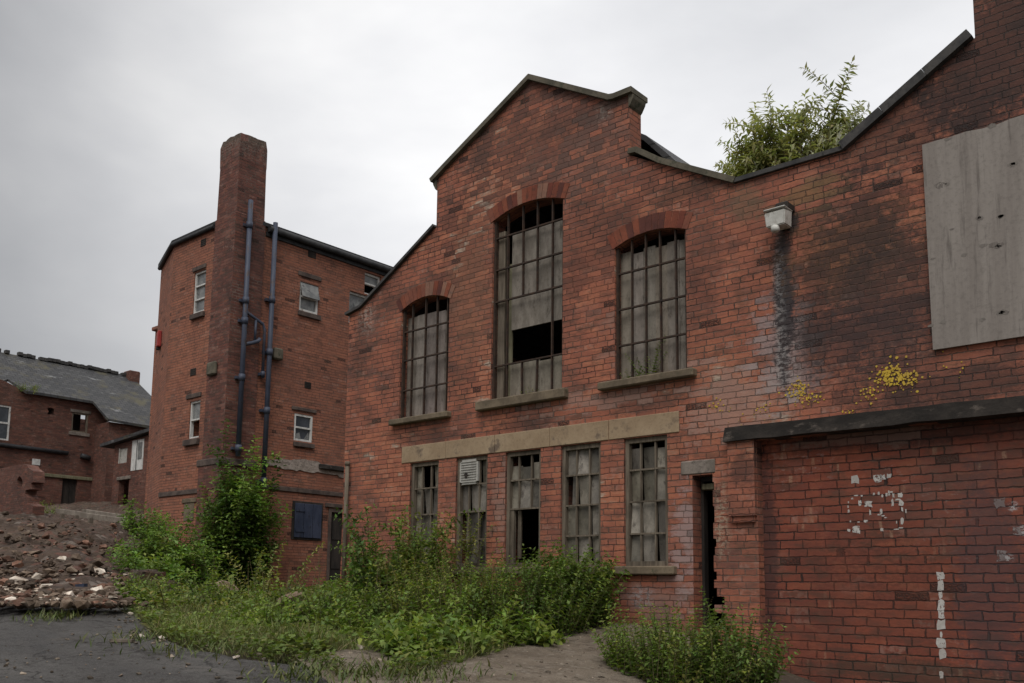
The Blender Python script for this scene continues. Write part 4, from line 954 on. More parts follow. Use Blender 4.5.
# alarm box
u, v = on_y(166.5, 338, cyp - .3)
pa = Vector((uC, TY, 0)).lerp(Vector((cxp, cyp, 0)), .62); al = thing('alarm_box', (pa.x, pa.y, on_y(166, 338, pa.y)[1]), 'small red alarm box on the narrow angled face of the tower block', 'alarm box')
nrm = Vector((-.34, -.94, 0)).normalized(); tg = Vector((-.94, .34, 0)).normalized(); pc = WL[al.name]
bm = B(); obox(bm, pc + nrm * .05, tg * .11, nrm * .05, Vector((0, 0, .2))); bmesh.ops.bevel(bm, geom=bm.edges[:], offset=.02, segments=1, affect='EDGES'); obj('cover', bm, M_red, al)
bm = B(); obox(bm, pc + nrm * .06 - Vector((0, 0, .235)), tg * .05, nrm * .04, Vector((0, 0, .03))); obj('strobe', bm, M_dark, al)
# lower rear range seen past the chamfer
bm = B(); zr = at_depth(156, 298, 25).z; xr = on_y(155.5, 330, cyp + 2.2)[0]
box(bm, (xr, cyp + 2.2, zb), (cxp - .003, cyp + 6, zr)); box(bm, (xr - .06, cyp + 2.1, zr + .002), (cxp - .003, cyp + 6.1, zr + .12), .02); obj('rear_range', bm, M_tow, tw)

# ------------------------------------------------------------------ far house
HX = at_depth(60, 450, 44).x
def H(px, py): return on_x(px, py, HX)
yL = H(-40, 450)[0]; yR = H(108.5, 450)[0]; yM = H(93, 450)[0]
fh = thing('derelict_house', (HX, H(40, 500)[0], EYE + 3.6), 'far derelict brick house with a sagging slate roof beyond the rubble', 'building')
ev0, ev1 = H(40, 393.5), H(93, 401.5); zE = (ev0[1] + ev1[1]) / 2
zh0 = EYE + 1.5
def hr(l, r, t, b): return mrect(H, l, r, t, b, (t + b) / 2)
hW = hr(71.5, 88, 413, 432.5); hW2 = hr(-6, 10, 405, 440); hD = hr(61.5, 76.5, 479, 512); hA = hr(97.5, 103, 431, 441); hHole = hr(47, 54, 408.5, 415); hR = hr(95.5, 111, 479, 513)
gab = [H(8, 379), H(26, 388)]
yR2 = H(114, 470)[0]
hwall = [(yL, zh0), (yR2, zh0), (yR2, H(110, 442)[1]), (yR, H(108, 430)[1]), (yM, zE), H(40, 393.5), H(26, 392), H(5, 381), H(-20, 372), (yL, H(-40, 375)[1])]
panel('wall', 'x', HX, hwall, [rect(*hW), rect(*hW2), rect(*hD), rect(*hA), wobble(rect(*hHole), .15, .08, True), rect(*hR)], .35, M_far, fh)
al_ = math.radians(36)
rn = np.array([math.sin(al_), 0, math.cos(al_)]); rp = np.array([HX + .25, 0, zE - .0])
def RP(px, py, n=rn, p=rp):
    d = ray(px, py); o = np.array([0, 0, EYE]); t = ((p - o) @ n) / (d @ n); return Vector(o + d * t)
poly = [RP(-60, 402), RP(8, 379), RP(26, 391), RP(40, 392.5), RP(93, 401), RP(108, 418.5), RP(165, 428.5), RP(175, 420), RP(133, 377.5), RP(129, 375.5), RP(90, 368), RP(40, 359.5), RP(0, 352), RP(-60, 341)]
bm = B(); vt = [bm.verts.new(p) for p in poly]; co, fs = tri2d([[(p.y, p.x) for p in poly]])
vt = [bm.verts.new((c[1], c[0], rp[2] - (c[1] - rp[0]) * rn[0] / rn[2])) for c in co]
for f in fs: bm.faces.new([vt[i] for i in f])
bmesh.ops.delete(bm, geom=[v for v in bm.verts if not v.link_faces], context='VERTS')
ret = bmesh.ops.extrude_face_region(bm, geom=bm.faces[:]); bmesh.ops.translate(bm, vec=(0, 0, -.12), verts=[g for g in ret['geom'] if isinstance(g, bmesh.types.BMVert)])
bmesh.ops.recalc_face_normals(bm, faces=bm.faces); rf = obj('roof', bm, M_slate, fh)
a, b = RP(-60, 341), RP(132, 377); bm = B(); n = 46
for k in range(n):
    p = a.lerp(b, (k + .5) / n); dv = (b - a) / n * .47; jz = random.uniform(-.03, .04)
    if random.random() < .08: continue
    obox(bm, p + Vector((0, 0, .06 + jz)), dv, Vector((.13, 0, 0)), Vector((0, 0, .08)))
obj('ridge_tiles', bm, M_copdark, rf)
xr_ = (a.x + b.x) / 2
bm = B(); ztop = a.z
prism(bm, 'y', [(HX - .4, zE - .2), (xr_, b.z - .25), (2 * xr_ - HX, zE - .4)], b.y - 1.2, b.y - .9); prism(bm, 'y', [(HX - .4, zE - .2), (xr_, b.z - .15), (2 * xr_ - HX, zE - .4)], yL, yL + .3); box(bm, (2 * xr_ - HX, yL, zh0), (2 * xr_ - HX + .3, b.y - .9, zE)); obj('rear_wall', bm, M_far, fh)
bm = B(); p0, p1 = RP(126, 375), RP(138, 382); c = (p0 + p1) / 2; s = (p1 - p0).length / 2
box(bm, (c.x - .4, c.y - s * .8, c.z - .9), (c.x + .3, c.y + s * .8, at_depth(131, 372, c.y / ray(131, 372)[1]).z), .05); obj('chimney', bm, M_far, rf)
# wing wall under the lower eaves
wx = RP(108, 418.5).x - .25; q0 = on_x(108, 440, wx); q1 = on_x(150, 440, wx); ze = RP(108, 418.5).z - .1
bm = B(); box(bm, (wx - .3, q0[0], zh0), (wx, q1[0] + 2, ze)); box(bm, (HX - .36, q0[0] - .0, zh0), (wx - .302, q0[0] + .3, ze)); obj('wing_wall', bm, M_far, fh)
def hwin(w, fm, lab, gl=None, nb=1):
    u0, u1, v0, v1 = w; bm = B(); f = .07
    for (a, b, c, d) in ((u0, u0 + f, v0, v1), (u1 - f, u1, v0, v1), (u0 + f, u1 - f, v0, v0 + f), (u0 + f, u1 - f, v1 - f, v1)): box(bm, (HX - .1, a, c), (HX - .02, b, d))
    for k in range(nb): zz = lerp(v0, v1, (k + 1) / (nb + 1)); box(bm, (HX - .09, u0 + f, zz - .04), (HX - .03, u1 - f, zz + .04))
    o_ = obj('window', bm, fm, fh); o_['label'] = lab
    if gl: bm = B(); box(bm, (HX - .08, u0 + f, v0 + f), (HX - .07, u1 - f, v1 - f)); obj('pane', bm, gl, o_)
    return o_
hwin(hW, M_frame, 'square window opening with no glass', None, 0); hwin(hW2, M_white, 'white framed sash window', M_glassd, 1); hwin(hA, M_frame, 'tiny window beside the wing', M_glassd, 0)
u0, u1, v0, v1 = hW; bm = B(); box(bm, (HX - .02, u0 - .1, v0 - .16), (HX + .06, u1 + .1, v0 - .003), .01); box(bm, (HX - .02, u0 - .1, v1 + .003), (HX + .03, u1 + .1, v1 + .14), .01); obj('window_sill', bm, M_conc2, fh)
bm = B(); u0, u1, v0, v1 = hD; box(bm, (HX - .2, u0, v0), (HX - .14, u1, v1)); box(bm, (HX - .139, lerp(u0, u1, .5) - .02, v0), (HX - .12, lerp(u0, u1, .5) + .02, v1)); obj('door', bm, M_dark, fh)
bm = B(); ya, yb = H(-40, 438)[0], H(67, 453)[0]; zz = (H(0, 444.5)[1] + H(60, 452.5)[1]) / 2
tube(bm, [(HX + .1, ya, zz + .03), (HX + .1, lerp(ya, yb, .5), zz), (HX + .1, yb, zz - .03)], .1, 8); obj('gutter', bm, M_black, fh)
bm = B(); tube(bm, [(HX + .1, H(80, 455)[0], zz - .06), (HX + .12, H(89, 457)[0], zz - .16)], .12, 8); obj('gutter', bm, M_black, fh)
bm = B(); zz = H(60, 476)[1]; box(bm, (HX - .02, H(34, 473)[0], zz - .1), (HX + .08, H(92, 479)[0], zz + .06), .02); obj('string_course', bm, M_greenwood, fh)
bm = B(); w = hr(32, 40, 459, 465); box(bm, (HX, w[0], w[2]), (HX + .03, w[1], w[3])); obj('wall_sign', bm, M_white, fh)
bm = B(); w = hr(93, 113.5, 475, 478.5); box(bm, (HX - .3, w[0], w[2]), (HX + .35, w[1], w[3]), .02); obj('concrete_slab', bm, M_conc2, fh)
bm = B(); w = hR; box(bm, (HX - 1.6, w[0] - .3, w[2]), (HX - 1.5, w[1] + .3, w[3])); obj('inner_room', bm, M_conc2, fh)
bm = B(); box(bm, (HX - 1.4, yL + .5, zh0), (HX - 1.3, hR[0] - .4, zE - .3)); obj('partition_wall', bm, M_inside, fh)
# moss on the roof edge
# lean-to store with a white door beside it
LY = at_depth(118, 470, 41).y
def K(px, py): return on_y(px, py, LY)
lt = thing('lean_to_store', (K(130, 500)[0], LY, tz(K(130, 500)[0], LY)), 'small lean-to store with a white door and dark doorway beside the tower', 'shed')
kd = mrect(K, 118.5, 128.5, 480, 512, 490); kw = mrect(K, 119, 127, 448, 463, 455); kwd = mrect(K, 132, 143.5, 440, 470, 455)
ktop = [K(105.5, 446), K(152, 431)]
panel('wall', 'y', LY, [(K(112, 490)[0], zh0), (K(165, 490)[0], zh0), (K(165, 490)[0], ktop[1][1] - .05), (K(112, 490)[0], ktop[0][1] - .05)], [rect(*kd), rect(*kw), rect(*kwd)], .25, M_far, lt)
bm = B(); prism(bm, 'y', ribbon([(K(105.5, 446)[0], ktop[0][1] - .08), (K(165, 440)[0], ktop[1][1] + .0)], .14), LY - .25, LY + 5); obj('roof', bm, M_slate, lt)
bm = B(); box(bm, (K(112, 490)[0], LY + .26, zh0), (K(112, 490)[0] + .25, LY + 5, ktop[0][1] - .2)); box(bm, (K(112, 490)[0] + .3, LY + 1.5, zh0), (K(165, 490)[0], LY + 1.6, ktop[0][1] - .2)); obj('side_wall', bm, M_far, lt)
bm = B(); u0, u1, v0, v1 = kwd; box(bm, (u0, LY - .02, v0), (u1, LY + .05, v1)); dd = obj('door', bm, M_white, lt)
bm = B(); box(bm, (lerp(u0, u1, .42), LY - .035, v0), (lerp(u0, u1, .48), LY - .021, v1)); box(bm, (lerp(u0, u1, .55), LY - .035, lerp(v0, v1, .35)), (lerp(u0, u1, .9), LY - .021, lerp(v0, v1, .9))); obj('door_panel', bm, M_glass, dd)
bm = B(); u0, u1, v0, v1 = kw; box(bm, (u0, LY + .05, v0), (u1, LY + .08, v1)); box(bm, (u0, LY - .01, v0), (u0 + .06, LY + .049, v1)); obj('window', bm, M_plastic, lt)
bm = B(); box(bm, (kd[0] - .15, LY - .06, kd[3]), (kd[1] + .15, LY + .1, kd[3] + .15), .02); obj('door_lintel', bm, M_conc2, lt)
# ruined wall standing in front of the house
RY = at_depth(20, 500, 34).y
def Q(px, py): return on_y(px, py, RY)
ru = [Q(-50, 540), Q(29, 540), Q(31.5, 522), Q(33, 506), Q(28, 503), Q(28, 498), Q(25, 494), Q(25.5, 490), Q(31, 489), Q(31, 483), Q(33.5, 482), Q(33, 471), Q(28.5, 468), Q(27, 465), Q(22, 464), Q(0, 468.5), Q(-50, 477)]
rw = tag(panel('ruined_wall', 'y', RY, ru, [wobble([Q(17.5, 487), Q(22, 487), Q(22.5, 481), Q(20, 476), Q(17, 480)], .1, .03, True)], .4, M_far, None), 'broken stub of brick wall with jagged end and a hole in it', 'wall')

# ------------------------------------------------------------------ loose things on the ground
def rock(c, s, flat=.7, tint=(1, 1, 1), name='rubble_block', bm=None):
    own = bm is None
    if own: bm = B()
    sub = B()
    for _ in range(14):
        p = Vector((random.gauss(0, 1), random.gauss(0, 1), random.gauss(0, 1))).normalized(); sub.verts.new((p.x * s * random.uniform(.7, 1.2), p.y * s * random.uniform(.6, 1), p.z * s * flat))
    bmesh.ops.convex_hull(sub, input=sub.verts); bmesh.ops.delete(sub, geom=[v for v in sub.verts if not v.link_faces], context='VERTS')
    mt = Matrix.Translation(c) @ Matrix.Rotation(random.uniform(0, 6.28), 4, 'Z')
    L = bm.verts.layers.float_color.get('tint') or bm.verts.layers.float_color.new('tint')
    mp = {}
    for v in sub.verts: w = bm.verts.new(mt @ v.co); w[L] = (*tint, 1); mp[v] = w
    for f in sub.faces: bm.faces.new([mp[v] for v in f.verts])
    sub.free()
    return bm
def on_bank(px, py):
    d = ray(px, py); ts = np.linspace(9, 40, 1500); z = d[2] * ts + EYE; h = terrain(d[0] * ts, d[1] * ts) + .1
    b = np.nonzero(z < h)[0]; t = ts[b[0]] if len(b) else 20; return Vector((d[0] * t, d[1] * t, d[2] * t + EYE))
stones = [(99, 574, .13, 2.2, 'largest pale block halfway up the rubble bank'), (99, 594, .12, 2.2, 'pale block at the foot of the bank nearest the weeds'), (64, 597, .13, 2.4, 'white lump at the foot of the rubble bank'), (19, 583, .12, 1.9, 'cream slab lying on the left of the rubble bank'), (45, 590, .11, 2.0, 'pale wedge of rubble between white lump and cream slab'),
          (62, 562, .1, 1.8, 'small pale stone high on the dark slope'), (38, 579, .1, 1.5, 'thin grey stone tilted on the slope'), (11, 604, .09, 2.3, 'white chunk at the far left foot of the bank'), (56, 604, .08, 2.0, 'flat white fragment at the tarmac edge'), (41, 602, .07, 1.9, 'little pale stone at the tarmac edge')]
for i, (px, py, s, t, lab) in enumerate(stones):
    c = on_bank(px, py); bm = rock(c + Vector((0, 0, .03)), s, .6, (t, t, t * .97)); tag(obj('rubble_block', bm, M_rock, None), lab, 'stone', 'pale blocks on the rubble bank')
c = on_bank(79, 590); bm = B(); obox(bm, c + Vector((0, 0, .04)), (.075, .045, .01), (-.015, .03, 0), (0, 0, .03)); tag(obj('plastic_crate', bm, M_blued, None), 'small dark blue box lying in the rubble', 'box')
bm = B()
for _ in range(2000):
    px, py = random.uniform(-90, 128), 606 - 92 * random.random() ** 2.6
    c = on_bank(px, py) + Vector((random.uniform(-.2, .2), random.uniform(-.2, .2), .02)); t = random.choice((.22, .28, .32, .38, .45, .6))
    tn = (t * 1.08, t * .92, t * .78) if random.random() < .75 else (t * 1.3, t * .82, t * .66)
    rock(c, random.uniform(.02, .06) * random.choice((.6, .6, 1, 1.8)), .6, tn, bm=bm)
for _ in range(260):
    px = random.uniform(-20, 122); py = 606 - abs(random.gauss(0, 11)) - .15 * max(0, px - 60) * random.random(); c = on_bank(px, py) + Vector((random.uniform(-.1, .1), random.uniform(-.1, .1), .03)); t = random.choice((.7, 1.0, 1.3, 1.7, 2.1))
    rock(c, random.uniform(.015, .05), random.choice((.25, .6)), (t, t * .97, t * .9), bm=bm)
tag(obj('rubble', bm, M_rock, None), 'brown brick and stone rubble covering the bank', 'rubble', kind='stuff')
bm = B()
for _ in range(800):
    px, py = random.choice(((random.uniform(440, 610), random.uniform(640, 683)), (random.uniform(0, 300), random.uniform(612, 683)), (random.gauss(170, 28), random.gauss(638, 5)), (random.gauss(150, 18), random.gauss(628, 8)), (random.uniform(60, 170), random.gauss(611, 3)), (random.uniform(290, 420), random.gauss(662, 5))))
    g = G(px, py); t = random.choice((.3, .4, .5, .6, 1.0)); rock(Vector((g.x, g.y, tz(g.x, g.y) + .02)), .008 + .022 * random.random() ** 3, .6, (t, t * .95, t * .85), bm=bm)
tag(obj('gravel', bm, M_rock, None), 'scattered grit along the tarmac edge', 'gravel', kind='stuff')
for (px, py, s, t, lab) in ((163, 641, .05, 2.4, 'white pebble on the tarmac edge beside the grass'), (181, 640, .055, 2.3, 'pale flat stone close to the grass edge'), (141, 640, .04, 1.9, 'small light stone left of the white pebble'), (360, 652, .06, 1.9, 'pale stone on the edge of the concrete path'), (236, 661, .04, 1.5, 'little stone where tarmac meets grass at the front'), (130, 617, .04, 1.8, 'small stone at the corner of the grass')):
    g = G(px, py); bm = rock(Vector((g.x, g.y, tz(g.x, g.y) + .03)), s, .55, (t, t, t)); tag(obj('stone', bm, M_rock, None), lab, 'stone', 'loose stones along the tarmac edge')
g = G(122, 644); bm = B(); e = Vector((.085, .06, .0)); obox(bm, (g.x, g.y, tz(g.x, g.y) + .03), e, (-.018, .026, 0), (0, 0, .014), (.8, .75, .7)); tag(obj('timber_offcut', bm, M_wood, None), 'small weathered plank end lying on the tarmac', 'plank')
for (px, py, t, s, lab) in ((295, 600, 11.5, .24, 'brown slab of broken masonry lying in the grass'), (222, 588, 15.5, .3, 'brown stone at the foot of the leafy bush'), (252, 632, 10.2, .16, 'dark stone half buried in the weeds')):
    p = at_depth(px, py, t); bm = rock(p, s, .45, (.75, .62, .52)); tag(obj('masonry_lump', bm, M_rock, None), lab, 'stone', 'broken masonry in the weeds')
# timbers on top of the bank
for i, (a, b, t, lab) in enumerate((((58, 511), (82, 514), 34, 'short grey timber lying on the bank before the house'), ((82, 515), (126, 521), 30, 'long grey timber lying across the bank before the house'), ((84, 511.5), (122, 517), 32, 'upper grey timber lying behind the long one on the bank'))):
    p, q = at_depth(*a, t), at_depth(*b, t); bm = B(); dv = (q - p) / 2; obox(bm, (p + q) / 2, dv, Vector((.05, .06, 0)), Vector((0, 0, .08)), (.9, .88, .85))
    for f in (.2, .8): c = p.lerp(q, f); obox(bm, c - Vector((0, 0, .22)), (.06, 0, 0), (0, .06, 0), (0, 0, .15), (.7, .66, .6))
    tag(obj('timber_beam', bm, M_wood, None), lab, 'timber', 'timbers on the bank')
# remains of a retaining wall beside the weeds
c0, c1 = at_depth(138, 606, 13.0), at_depth(190, 612, 12.2)
bm = B(); n = 14; top = []
for k in range(n + 1):
    p = c0.lerp(c1, k / n); top.append((p.x, p.y, lerp(.75, .3, k / n) + random.uniform(-.08, .08)))
for k in range(n):
    p, q = c0.lerp(c1, k / n), c0.lerp(c1, (k + 1) / n); w = (q - p).normalized().cross(Vector((0, 0, 1))) * .16; h0 = lerp(.5, .12, k / n) + random.uniform(-.1, .08)
    obox(bm, (p + q) / 2 + Vector((0, 0, h0 / 2 - .3)), (q - p) / 2, w, Vector((0, 0, h0 / 2 + .3)))
bmesh.ops.subdivide_edges(bm, edges=bm.edges[:], cuts=2)
for v in bm.verts: v.co += Vector((random.uniform(-.03, .03), random.uniform(-.03, .03), random.uniform(-.02, .02)))
tag(obj('retaining_wall', bm, M_rubble, None), 'crumbling low brick retaining wall overgrown with weeds', 'wall')

# ------------------------------------------------------------------ vegetation
def leaf_obj(name, P, D, Nn, L, W, C, parent, mat, fold=.25, droop=.2):
    n = len(P); off = np.array(WL[parent.name]) if parent is not None else np.zeros(3)
    P = P - off
    S = np.cross(D, Nn); S /= np.linalg.norm(S, axis=1, keepdims=True) + 1e-9
    L_ = L[:, None]; W_ = W[:, None]
    m1 = P + D * L_ * .38 - Nn * L_ * droop * .1
    v = np.stack([P, m1 + S * W_ * .5 + Nn * W_ * fold, m1 - S * W_ * .5 + Nn * W_ * fold, P + D * L_ * .42 - Nn * L_ * droop * .1, P + D * L_ - Nn * L_ * droop], 1)
    V = v.reshape(-1, 3); b = (np.arange(n) * 5)[:, None]
    tri = np.concatenate([b + np.array([[0, 1, 3]]), b + np.array([[1, 4, 3]]), b + np.array([[0, 3, 2]]), b + np.array([[3, 4, 2]])], 1).reshape(-1)
    me = bpy.data.meshes.new(name); me.vertices.add(len(V)); me.vertices.foreach_set('co', V.ravel())
    nf = n * 4; me.loops.add(nf * 3); me.loops.foreach_set('vertex_index', tri.astype(np.int32))
    me.polygons.add(nf); me.polygons.foreach_set('loop_start', (np.arange(nf) * 3).astype(np.int32))
    at = me.attributes.new('tint', 'FLOAT_COLOR', 'POINT'); cc = np.ones((n, 5, 4)); cc[:, :, :3] = C[:, None, :]; at.data.foreach_set('color', cc.ravel())
    me.update(calc_edges=True); me.validate(); me.materials.append(mat)
    o = bpy.data.objects.new(name, me); COL.objects.link(o)
    if parent is not None: o.parent = parent; WL[o.name] = WL[parent.name]
    return o
def grow(p0, h, lean, droop, out_dir, jit=.06, K=9):
    d = np.array([out_dir[0] * lean, out_dir[1] * lean, 1.0]); d += rng.normal(0, jit, 3); d /= np.linalg.norm(d)
    pts = [np.array(p0, float)]; s = h / K
    for k in range(K):
        d = d + np.array([0, 0, -droop * (k / K)]) + np.array([out_dir[0], out_dir[1], 0]) * lean * .08 + rng.normal(0, jit * .6, 3); d /= np.linalg.norm(d)
        pts.append(pts[-1] + d * s)
    return np.array(pts)
def along(pts, step, start):
    seg = np.linalg.norm(np.diff(pts, axis=0), axis=1); cum = np.concatenate([[0], np.cumsum(seg)]); T = cum[-1]
    s = np.arange(start * T, T, step); out = []
    for x in s:
        i = min(np.searchsorted(cum, x, 'right') - 1, len(seg) - 1); f = (x - cum[i]) / seg[i]
        out.append((pts[i] + (pts[i + 1] - pts[i]) * f, (pts[i + 1] - pts[i]) / seg[i], x / T))
    return out
def plant(name, label, cat, bases, h, lean=.25, droop=.12, leaf=(.066, .04), step=.05, start=.1, pal=None, side=0, side_len=.35, group=None, taper=.5, pitch=.1, stem_r=.006, centre=None, stem_m=None, per=2, hvar=.25, clear=None, compound=0, dark_low=False, jit=.06):
    bases = [np.array(b, float) for b in bases]; c = np.mean(bases, axis=0) if centre is None else np.array(centre)
    t = thing(name, Vector(c), label, cat, group)
    P, D, Nn, L, C = [], [], [], [], []; bm = B()
    rad = max(.05, max(np.linalg.norm((b - c)[:2]) for b in bases))
    hh = h
    for b in bases:
        o = (b - c)[:2] / rad; o = o + rng.normal(0, .35, 2)
        fall = 1 - .35 * min(1, np.linalg.norm((b - c)[:2]) / rad) ** 2
        H_ = hh * fall * (1 + rng.uniform(-hvar, hvar)) * (1.3 if rng.uniform() < .08 else 1.0); main = grow(b, H_, lean, droop, o, jit)
        stems = [(main, stem_r, leaf[0])]
        for _ in range(side):
            i = rng.integers(2, 8); dr = rng.normal(0, 1, 2); dr /= np.linalg.norm(dr) + 1e-6
            stems.append((grow(main[i], H_ * side_len * rng.uniform(.6, 1.2), .9, droop * 1.3, dr, .1, 6), stem_r * .55, leaf[0] * .9))
        base_c = np.array(pal[rng.integers(len(pal))]) * rng.uniform(.7, 1.3)
        for pts, r, ll in stems:
            tube(bm, pts[::2] if len(pts) > 8 else pts, list(np.linspace(r, r * .35, len(pts[::2] if len(pts) > 8 else pts))), 4, False)
            az = rng.uniform(0, 6.28)
            for (p, dd, f) in along(pts, step, start):
                az += 1.57 + rng.normal(0, .25)
                for q in range(per):
                    a = az + q * 2 * math.pi / per
                    e1 = np.cross(dd, [0.31, .11, .94] if abs(dd[2]) < .9 else [1, 0, 0]); e1 /= np.linalg.norm(e1); e2 = np.cross(dd, e1)
                    ld = e1 * math.cos(a) + e2 * math.sin(a) + dd * rng.uniform(.15, .7) + np.array([0, 0, pitch]) + rng.normal(0, .15, 3); ld /= np.linalg.norm(ld)
                    l = ll * (1 - taper * f) * rng.uniform(.7, 1.25); col = base_c * rng.uniform(.75, 1.3) * (1 + .25 * (f - .5)) * np.array([rng.uniform(.85, 1.2), 1, rng.uniform(.8, 1.15)])
                    leaves = [(p, ld, l)]
                    if compound:
                        sx = np.cross(ld, [0, 0, 1]); sx /= np.linalg.norm(sx) + 1e-6; leaves = [(p + ld * l * .9, ld, l)]
                        for w in range(compound):
                            for sg in (-1, 1): leaves.append((p + ld * l * (.25 + .35 * w), ld * .45 + sx * sg * .9, l * .85))
                    for (pp, l_d, l_l) in leaves:
                        l_d = l_d / np.linalg.norm(l_d)
                        if clear is not None and not clear(pp): continue
                        up = np.array([rng.normal(0, .3), rng.normal(0, .3), 1.0]); nn = up - l_d * (up @ l_d); nn /= np.linalg.norm(nn) + 1e-6
                        P.append(pp); D.append(l_d); Nn.append(nn); L.append(l_l); C.append(col)
    L = np.array(L)
    leaf_obj('foliage', np.array(P), np.array(D), np.array(Nn), L, L * leaf[1] / leaf[0], np.clip(np.array(C), .004, .4), t, M_leaf)
    obj('stems', bm, stem_m or M_stem, t, uv=False)
    return t
def disc(px, py, t, rx, ry, n, flat=None):
    """n foot points round the place where a sight line of depth t stands on the ground"""
    d = ray(px, py) * t; out = []
    for _ in range(n):
        a = rng.uniform(0, 6.28); r = math.sqrt(rng.uniform(0, 1)); x, y = d[0] + rx * r * math.cos(a), d[1] + ry * r * math.sin(a)
        out.append((x, y, tz(x, y) - .02))
    return out
front = lambda p: p[1] < FY - .02 or p[0] < UL - .05
NET = [(0.132, 0.2, 0.038), (0.152, 0.222, 0.044), (0.179, 0.232, 0.049), (0.11, 0.169, 0.035)]
NETD = [(0.086, 0.143, 0.035), (0.107, 0.166, 0.039), (0.128, 0.184, 0.042)]
BRT = [(0.174, 0.24, 0.052), (0.194, 0.268, 0.056), (0.153, 0.214, 0.049)]
OLV = [(0.2, 0.218, 0.055), (0.228, 0.229, 0.064), (0.16, 0.193, 0.046)]
ELD = [(0.121, 0.208, 0.045), (0.148, 0.24, 0.048), (0.171, 0.265, 0.062)]
# nettles in front of the door, close to the camera
plant('nettle_clump', 'dense nettle clump before the open doorway, cut by the lower edge', 'plant', disc(684, 694, 7.3, .64, .42, 320), .44, .28, .06, (.062, .038), .03, .1, NET + OLV[:1], group='clumps along the workshop', taper=.55, clear=front, hvar=.5)
plant('nettle_clump', 'dark nettle clump between the doorway nettles and the infilled bay', 'plant', disc(738, 690, 7.05, .24, .33, 120), .58, .2, .08, (.066, .038), .032, .1, NETD, group='clumps along the workshop', taper=.5, clear=front, hvar=.3)
# big dark bush under the fourth window
plant('leafy_bush', 'dense dark green bush below the fourth low window', 'bush', disc(574, 618, 9.6, .36, .34, 110), .76, .2, .1, (.09, .056), .046, .12, NETD + NET, side=2, group='clumps along the workshop', clear=front)
plant('nettle_clump', 'broad nettle bank below the third low window beside the path', 'plant', disc(515, 634, 9.5, .8, .5, 280), .58, .25, .06, (.066, .04), .034, .1, NET + NETD, group='clumps along the workshop', clear=front, hvar=.42)
plant('nettle_clump', 'olive nettle bank with dry tips below the first two low windows', 'plant', disc(455, 632, 9.8, .75, .55, 260), .6, .25, .06, (.062, .034), .034, .1, OLV + NET, group='clumps along the workshop', clear=front, hvar=.42)
plant('leafy_bush', 'tall straggly bush rising against the first low window', 'bush', disc(412, 592, 11.0, .36, .35, 46), .95, .16, .1, (.095, .058), .06, .15, NET + OLV, side=3, group='clumps along the workshop', clear=front, hvar=.42)
plant('leafy_bush', 'bushy elder at the left corner of the workshop', 'bush', disc(388, 602, 11.5, .42, .45, 56), .8, .26, .12, (.1, .064), .06, .1, ELD + NETD, side=3, group='clumps along the workshop', clear=front, hvar=.42)
plant('leafy_bush', 'pale straggly bush beside the tower block door', 'bush', disc(374, 592, 12.8, .2, .3, 26), .7, .25, .12, (.08, .045), .055, .1, OLV + ELD, side=2, group='clumps along the workshop', clear=front)
plant('dock_clump', 'bright broad-leaved clump on the path edge at the front', 'plant', disc(425, 668, 8.0, .42, .34, 100), .36, .55, .25, (.125, .08), .055, .1, BRT + NET, group='clumps along the workshop')
plant('dock_clump', 'bright green sprig leaning over the concrete path', 'plant', disc(528, 650, 8.6, .22, .18, 40), .36, .6, .25, (.12, .078), .055, .15, BRT, group='clumps along the workshop')
plant('dock_clump', 'low bright weeds left of the concrete path', 'plant', disc(310, 640, 9.6, .7, .45, 120), .3, .5, .2, (.1, .064), .055, .1, BRT + NET, group='low weeds in the verge')
plant('dock_clump', 'low mid green weeds at the corner of the tarmac', 'plant', disc(225, 645, 9.4, .5, .35, 70), .26, .5, .2, (.07, .044), .045, .1, BRT + NET, group='low weeds in the verge')
plant('dock_clump', 'dark low weeds in the middle of the verge', 'plant', disc(345, 620, 10.4, .8, .5, 110), .4, .45, .2, (.08, .048), .045, .1, NET + NETD, group='low weeds in the verge')
plant('dock_clump', 'leafy weeds before the blue shutter', 'plant', disc(300, 590, 14.6, 1.0, .8, 90), .5, .4, .15, (.09, .052), .06, .1, NET + ELD, group='low weeds in the verge')
plant('dock_clump', 'leafy weeds at the foot of the crumbling retaining wall', 'plant', disc(150, 612, 11.8, .6, .4, 80), .36, .5, .15, (.075, .046), .05, .1, NET + BRT[:1], group='low weeds in the verge')
plant('dock_clump', 'leafy weeds at the foot of the chimney', 'plant', disc(225, 600, 14.5, 1.0, .8, 110), .42, .45, .15, (.09, .055), .06, .1, ELD + NET, group='low weeds in the verge')
for (px, py, t, rx, n, h, pal, lab) in ((215, 612, 11.8, .5, 26, .5, NET, 'ragged weed patch in the verge below the chimney'), (262, 606, 12.6, .5, 30, .6, OLV, 'ragged olive weed patch before the blue shutter'), (330, 632, 9.9, .45, 34, .46, NET, 'ragged weed patch near the lump of masonry'), (275, 640, 9.7, .5, 30, .34, BRT, 'bright weed patch on the tarmac side of the verge'),
                                         (185, 628, 10.6, .4, 26, .34, OLV, 'olive weed patch at the tarmac corner'), (395, 640, 9.3, .5, 44, .5, BRT + NET, 'fresh green weed patch before the workshop corner'), (470, 655, 8.7, .4, 44, .4, NET + BRT, 'fresh green weed patch by the bend of the path')):
    plant('weed_patch', lab, 'plant', disc(px, py, t, rx, rx * .7, n), h, .4, .14, (.095, .058), .052, .08, pal, group='ragged weeds in the verge', clear=front, hvar=.7)
DRY = [(.2, .15, .09), (.17, .13, .08), (.15, .12, .05)]
